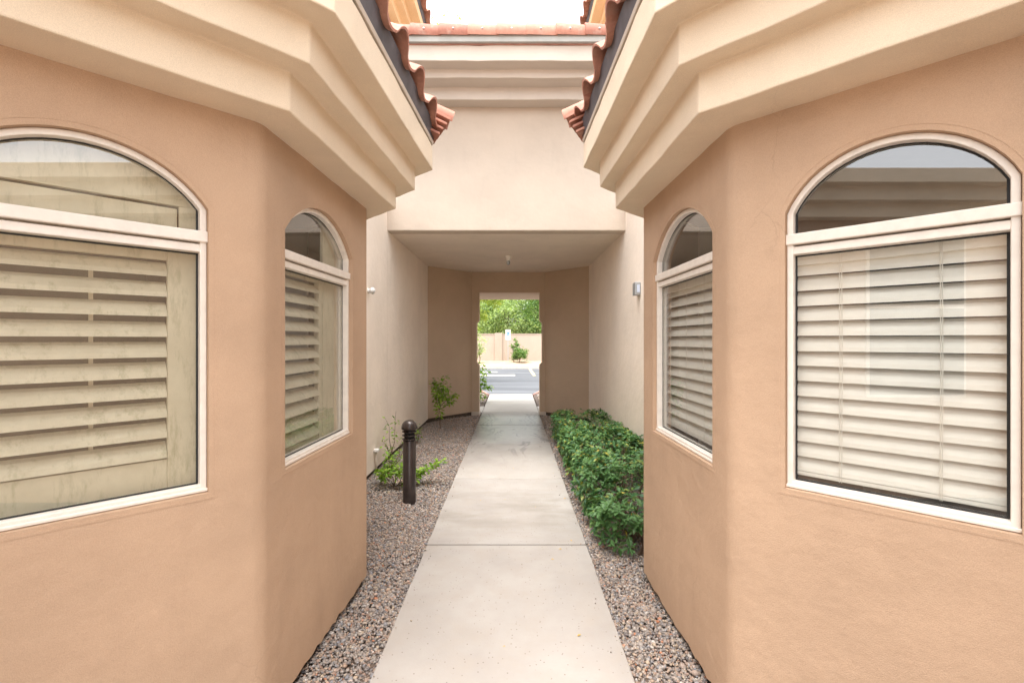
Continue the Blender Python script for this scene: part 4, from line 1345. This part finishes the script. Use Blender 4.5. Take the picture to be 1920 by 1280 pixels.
for (x0, z0, x1, z1, w) in ((-0.287, 1.97, -0.280, 1.90, 0.013), (-0.280, 1.90, -0.235, 1.895, 0.012), (-0.235, 1.897, -0.215, 1.835, 0.012), (-0.283, 1.94, -0.24, 1.938, 0.010)):
    d = Vector((x1 - x0, 0, z1 - z0)).normalized(); nn = Vector((-d.z, 0, d.x)) * w / 2
    a_, b_ = Vector((x0, 27.9785, z0)), Vector((x1, 27.9785, z1))
    sym.add([a_ - nn, b_ - nn, b_ + nn, a_ + nn], [(0, 1, 2, 3)])
sym.build('wheelchair_symbol', M['white_metal'], pl)

def crown(n, c, rad, clumps, lsize, squash=0.8, droop=0.0):
    """leaf clumps spread through an uneven crown volume"""
    cc = []
    for _ in range(clumps):
        d = rng.normal(size=3); d /= np.linalg.norm(d); r = rng.uniform(0.25, 1.0) ** 0.5
        cc.append(np.array(c) + d * r * np.array([rad[0], rad[1], rad[2]]))
    cc = np.array(cc)
    idx = rng.integers(0, clumps, n)
    sig = np.mean(rad) * 0.17
    B = cc[idx] + rng.normal(0, sig, (n, 3)) * np.array([1, 1, squash])
    D = rng.normal(size=(n, 3)); D[:, 2] = D[:, 2] * 0.6 - droop
    ln = rng.uniform(0.6, 1.3, n) * lsize
    V_, F_ = leaf_arrays(B, D, rng.normal(0, 0.6, (n, 3)) + np.array([[0, 0, 1.0]]), ln, ln * 0.55, 0.5)
    return V_, F_, cc

def tree(name, base, h, c, rad, n, lsize, mat, label, cat='tree', droop=0.0, clumps=40, group='trees beyond the boundary wall', trunk=0.11):
    root = thing(name, base, label, cat, group)
    V_, F_, cc = crown(n, c, rad, clumps, lsize, droop=droop)
    fo = np_mesh('crown', V_ - np.array(base)[None], F_, mat, root); fo['kind'] = 'stuff'
    top = Vector((c[0], c[1], c[2] + rad[2] * 0.3))
    mb = MB()
    st = wig(base, top, 6, 0.06)
    mb.tube(st, [trunk * (1 - 0.85 * k / 6) for k in range(7)], 8)
    for k in range(min(14, clumps)):
        q = st[2 + k % 4]
        e = Vector(cc[k])
        mb.tube([q, q.lerp(e, 0.5) + Vector((0, 0, 0.06 * rad[2])), e], [trunk * 0.35, trunk * 0.22, trunk * 0.06], 5)
    mb.build('trunk', M['bark'], root)
    return root

tree('bush', (0.38, 27.6, 0.16), 1.4, (0.38, 27.6, 0.72), (0.55, 0.5, 0.42), 1700, 0.11, M['treeB'], 'rounded green bush in front of the boundary wall', 'bush', clumps=26, group=None, trunk=0.03)
tree('bush', (0.10, 27.7, 0.16), 1.6, (0.10, 27.75, 1.25), (0.22, 0.25, 0.34), 420, 0.11, M['treeB'], 'upright leafy shoot beside the parking sign', 'bush', clumps=10, group=None, trunk=0.02)
tree('bush', (-2.0, 27.4, 0.16), 1.9, (-1.95, 27.4, 1.25), (0.45, 0.4, 0.75), 380, 0.13, M['treeA'], 'thin airy shrub at the left edge of the doorway view', 'bush', clumps=16, group=None, trunk=0.025)
tree('tree', (-3.2, 36, 0), 7, (-3.0, 36, 3.6), (2.6, 2.2, 2.6), 9000, 0.20, M['treeA'], 'pale grey green tree behind the wall on the left', clumps=60)
tree('tree', (-0.4, 34, 0), 6, (-0.3, 34, 3.0), (2.2, 2.0, 2.0), 9000, 0.18, M['treeA'], 'pale green tree behind the wall above the sign', clumps=60)
tree('tree', (1.9, 35, 0), 7, (1.8, 35, 3.2), (1.5, 2.0, 2.6), 8000, 0.18, M['treeB'], 'darker green tree behind the wall on the right', clumps=50)
tree('tree', (4.6, 37, 0), 7, (4.6, 37, 3.6), (2.6, 2.2, 2.8), 7000, 0.20, M['treeA'], 'pale tree behind the wall hidden by the right jamb', clumps=50)
tree('tree', (0.8, 44, 0), 8, (0.8, 44, 3.6), (4.5, 2.2, 2.7), 8000, 0.26, M['treeA'], 'hazy tree farthest back behind the wall', clumps=70)
tree('tree', (-6.0, 40, 0), 8, (-6.0, 40, 4.0), (3.0, 2.5, 3.2), 6000, 0.26, M['treeB'], 'dark tree behind the wall far to the left', clumps=50)
tree('street_tree', (-3.0, 17.0, -0.05), 12, (-3.1, 17.0, 8.0), (2.2, 2.2, 4.6), 14000, 0.13, M['treeC'], 'tall yellow green tree hanging over the parking lot edge', clumps=90, group=None, trunk=0.16)
# its low hanging sprays
for k in range(1):
    V_, F_, cc = crown(1500, (-1.35, 17.0, 3.15), (0.95, 0.5, 0.55), 22, 0.12, droop=0.5)
    par = [o for o in bpy.data.objects if o.name.startswith('street_tree')][0]
    o = np_mesh('hanging_spray', V_ - np.array((-3.0, 17.0, -0.05))[None], F_, M['treeC'], par); o['kind'] = 'stuff'
    V_, F_, cc = crown(500, (-1.35, 17.0, 2.3), (0.35, 0.3, 0.6), 12, 0.12, droop=0.6)
    o = np_mesh('hanging_spray', V_ - np.array((-3.0, 17.0, -0.05))[None], F_, M['treeC'], par); o['kind'] = 'stuff'
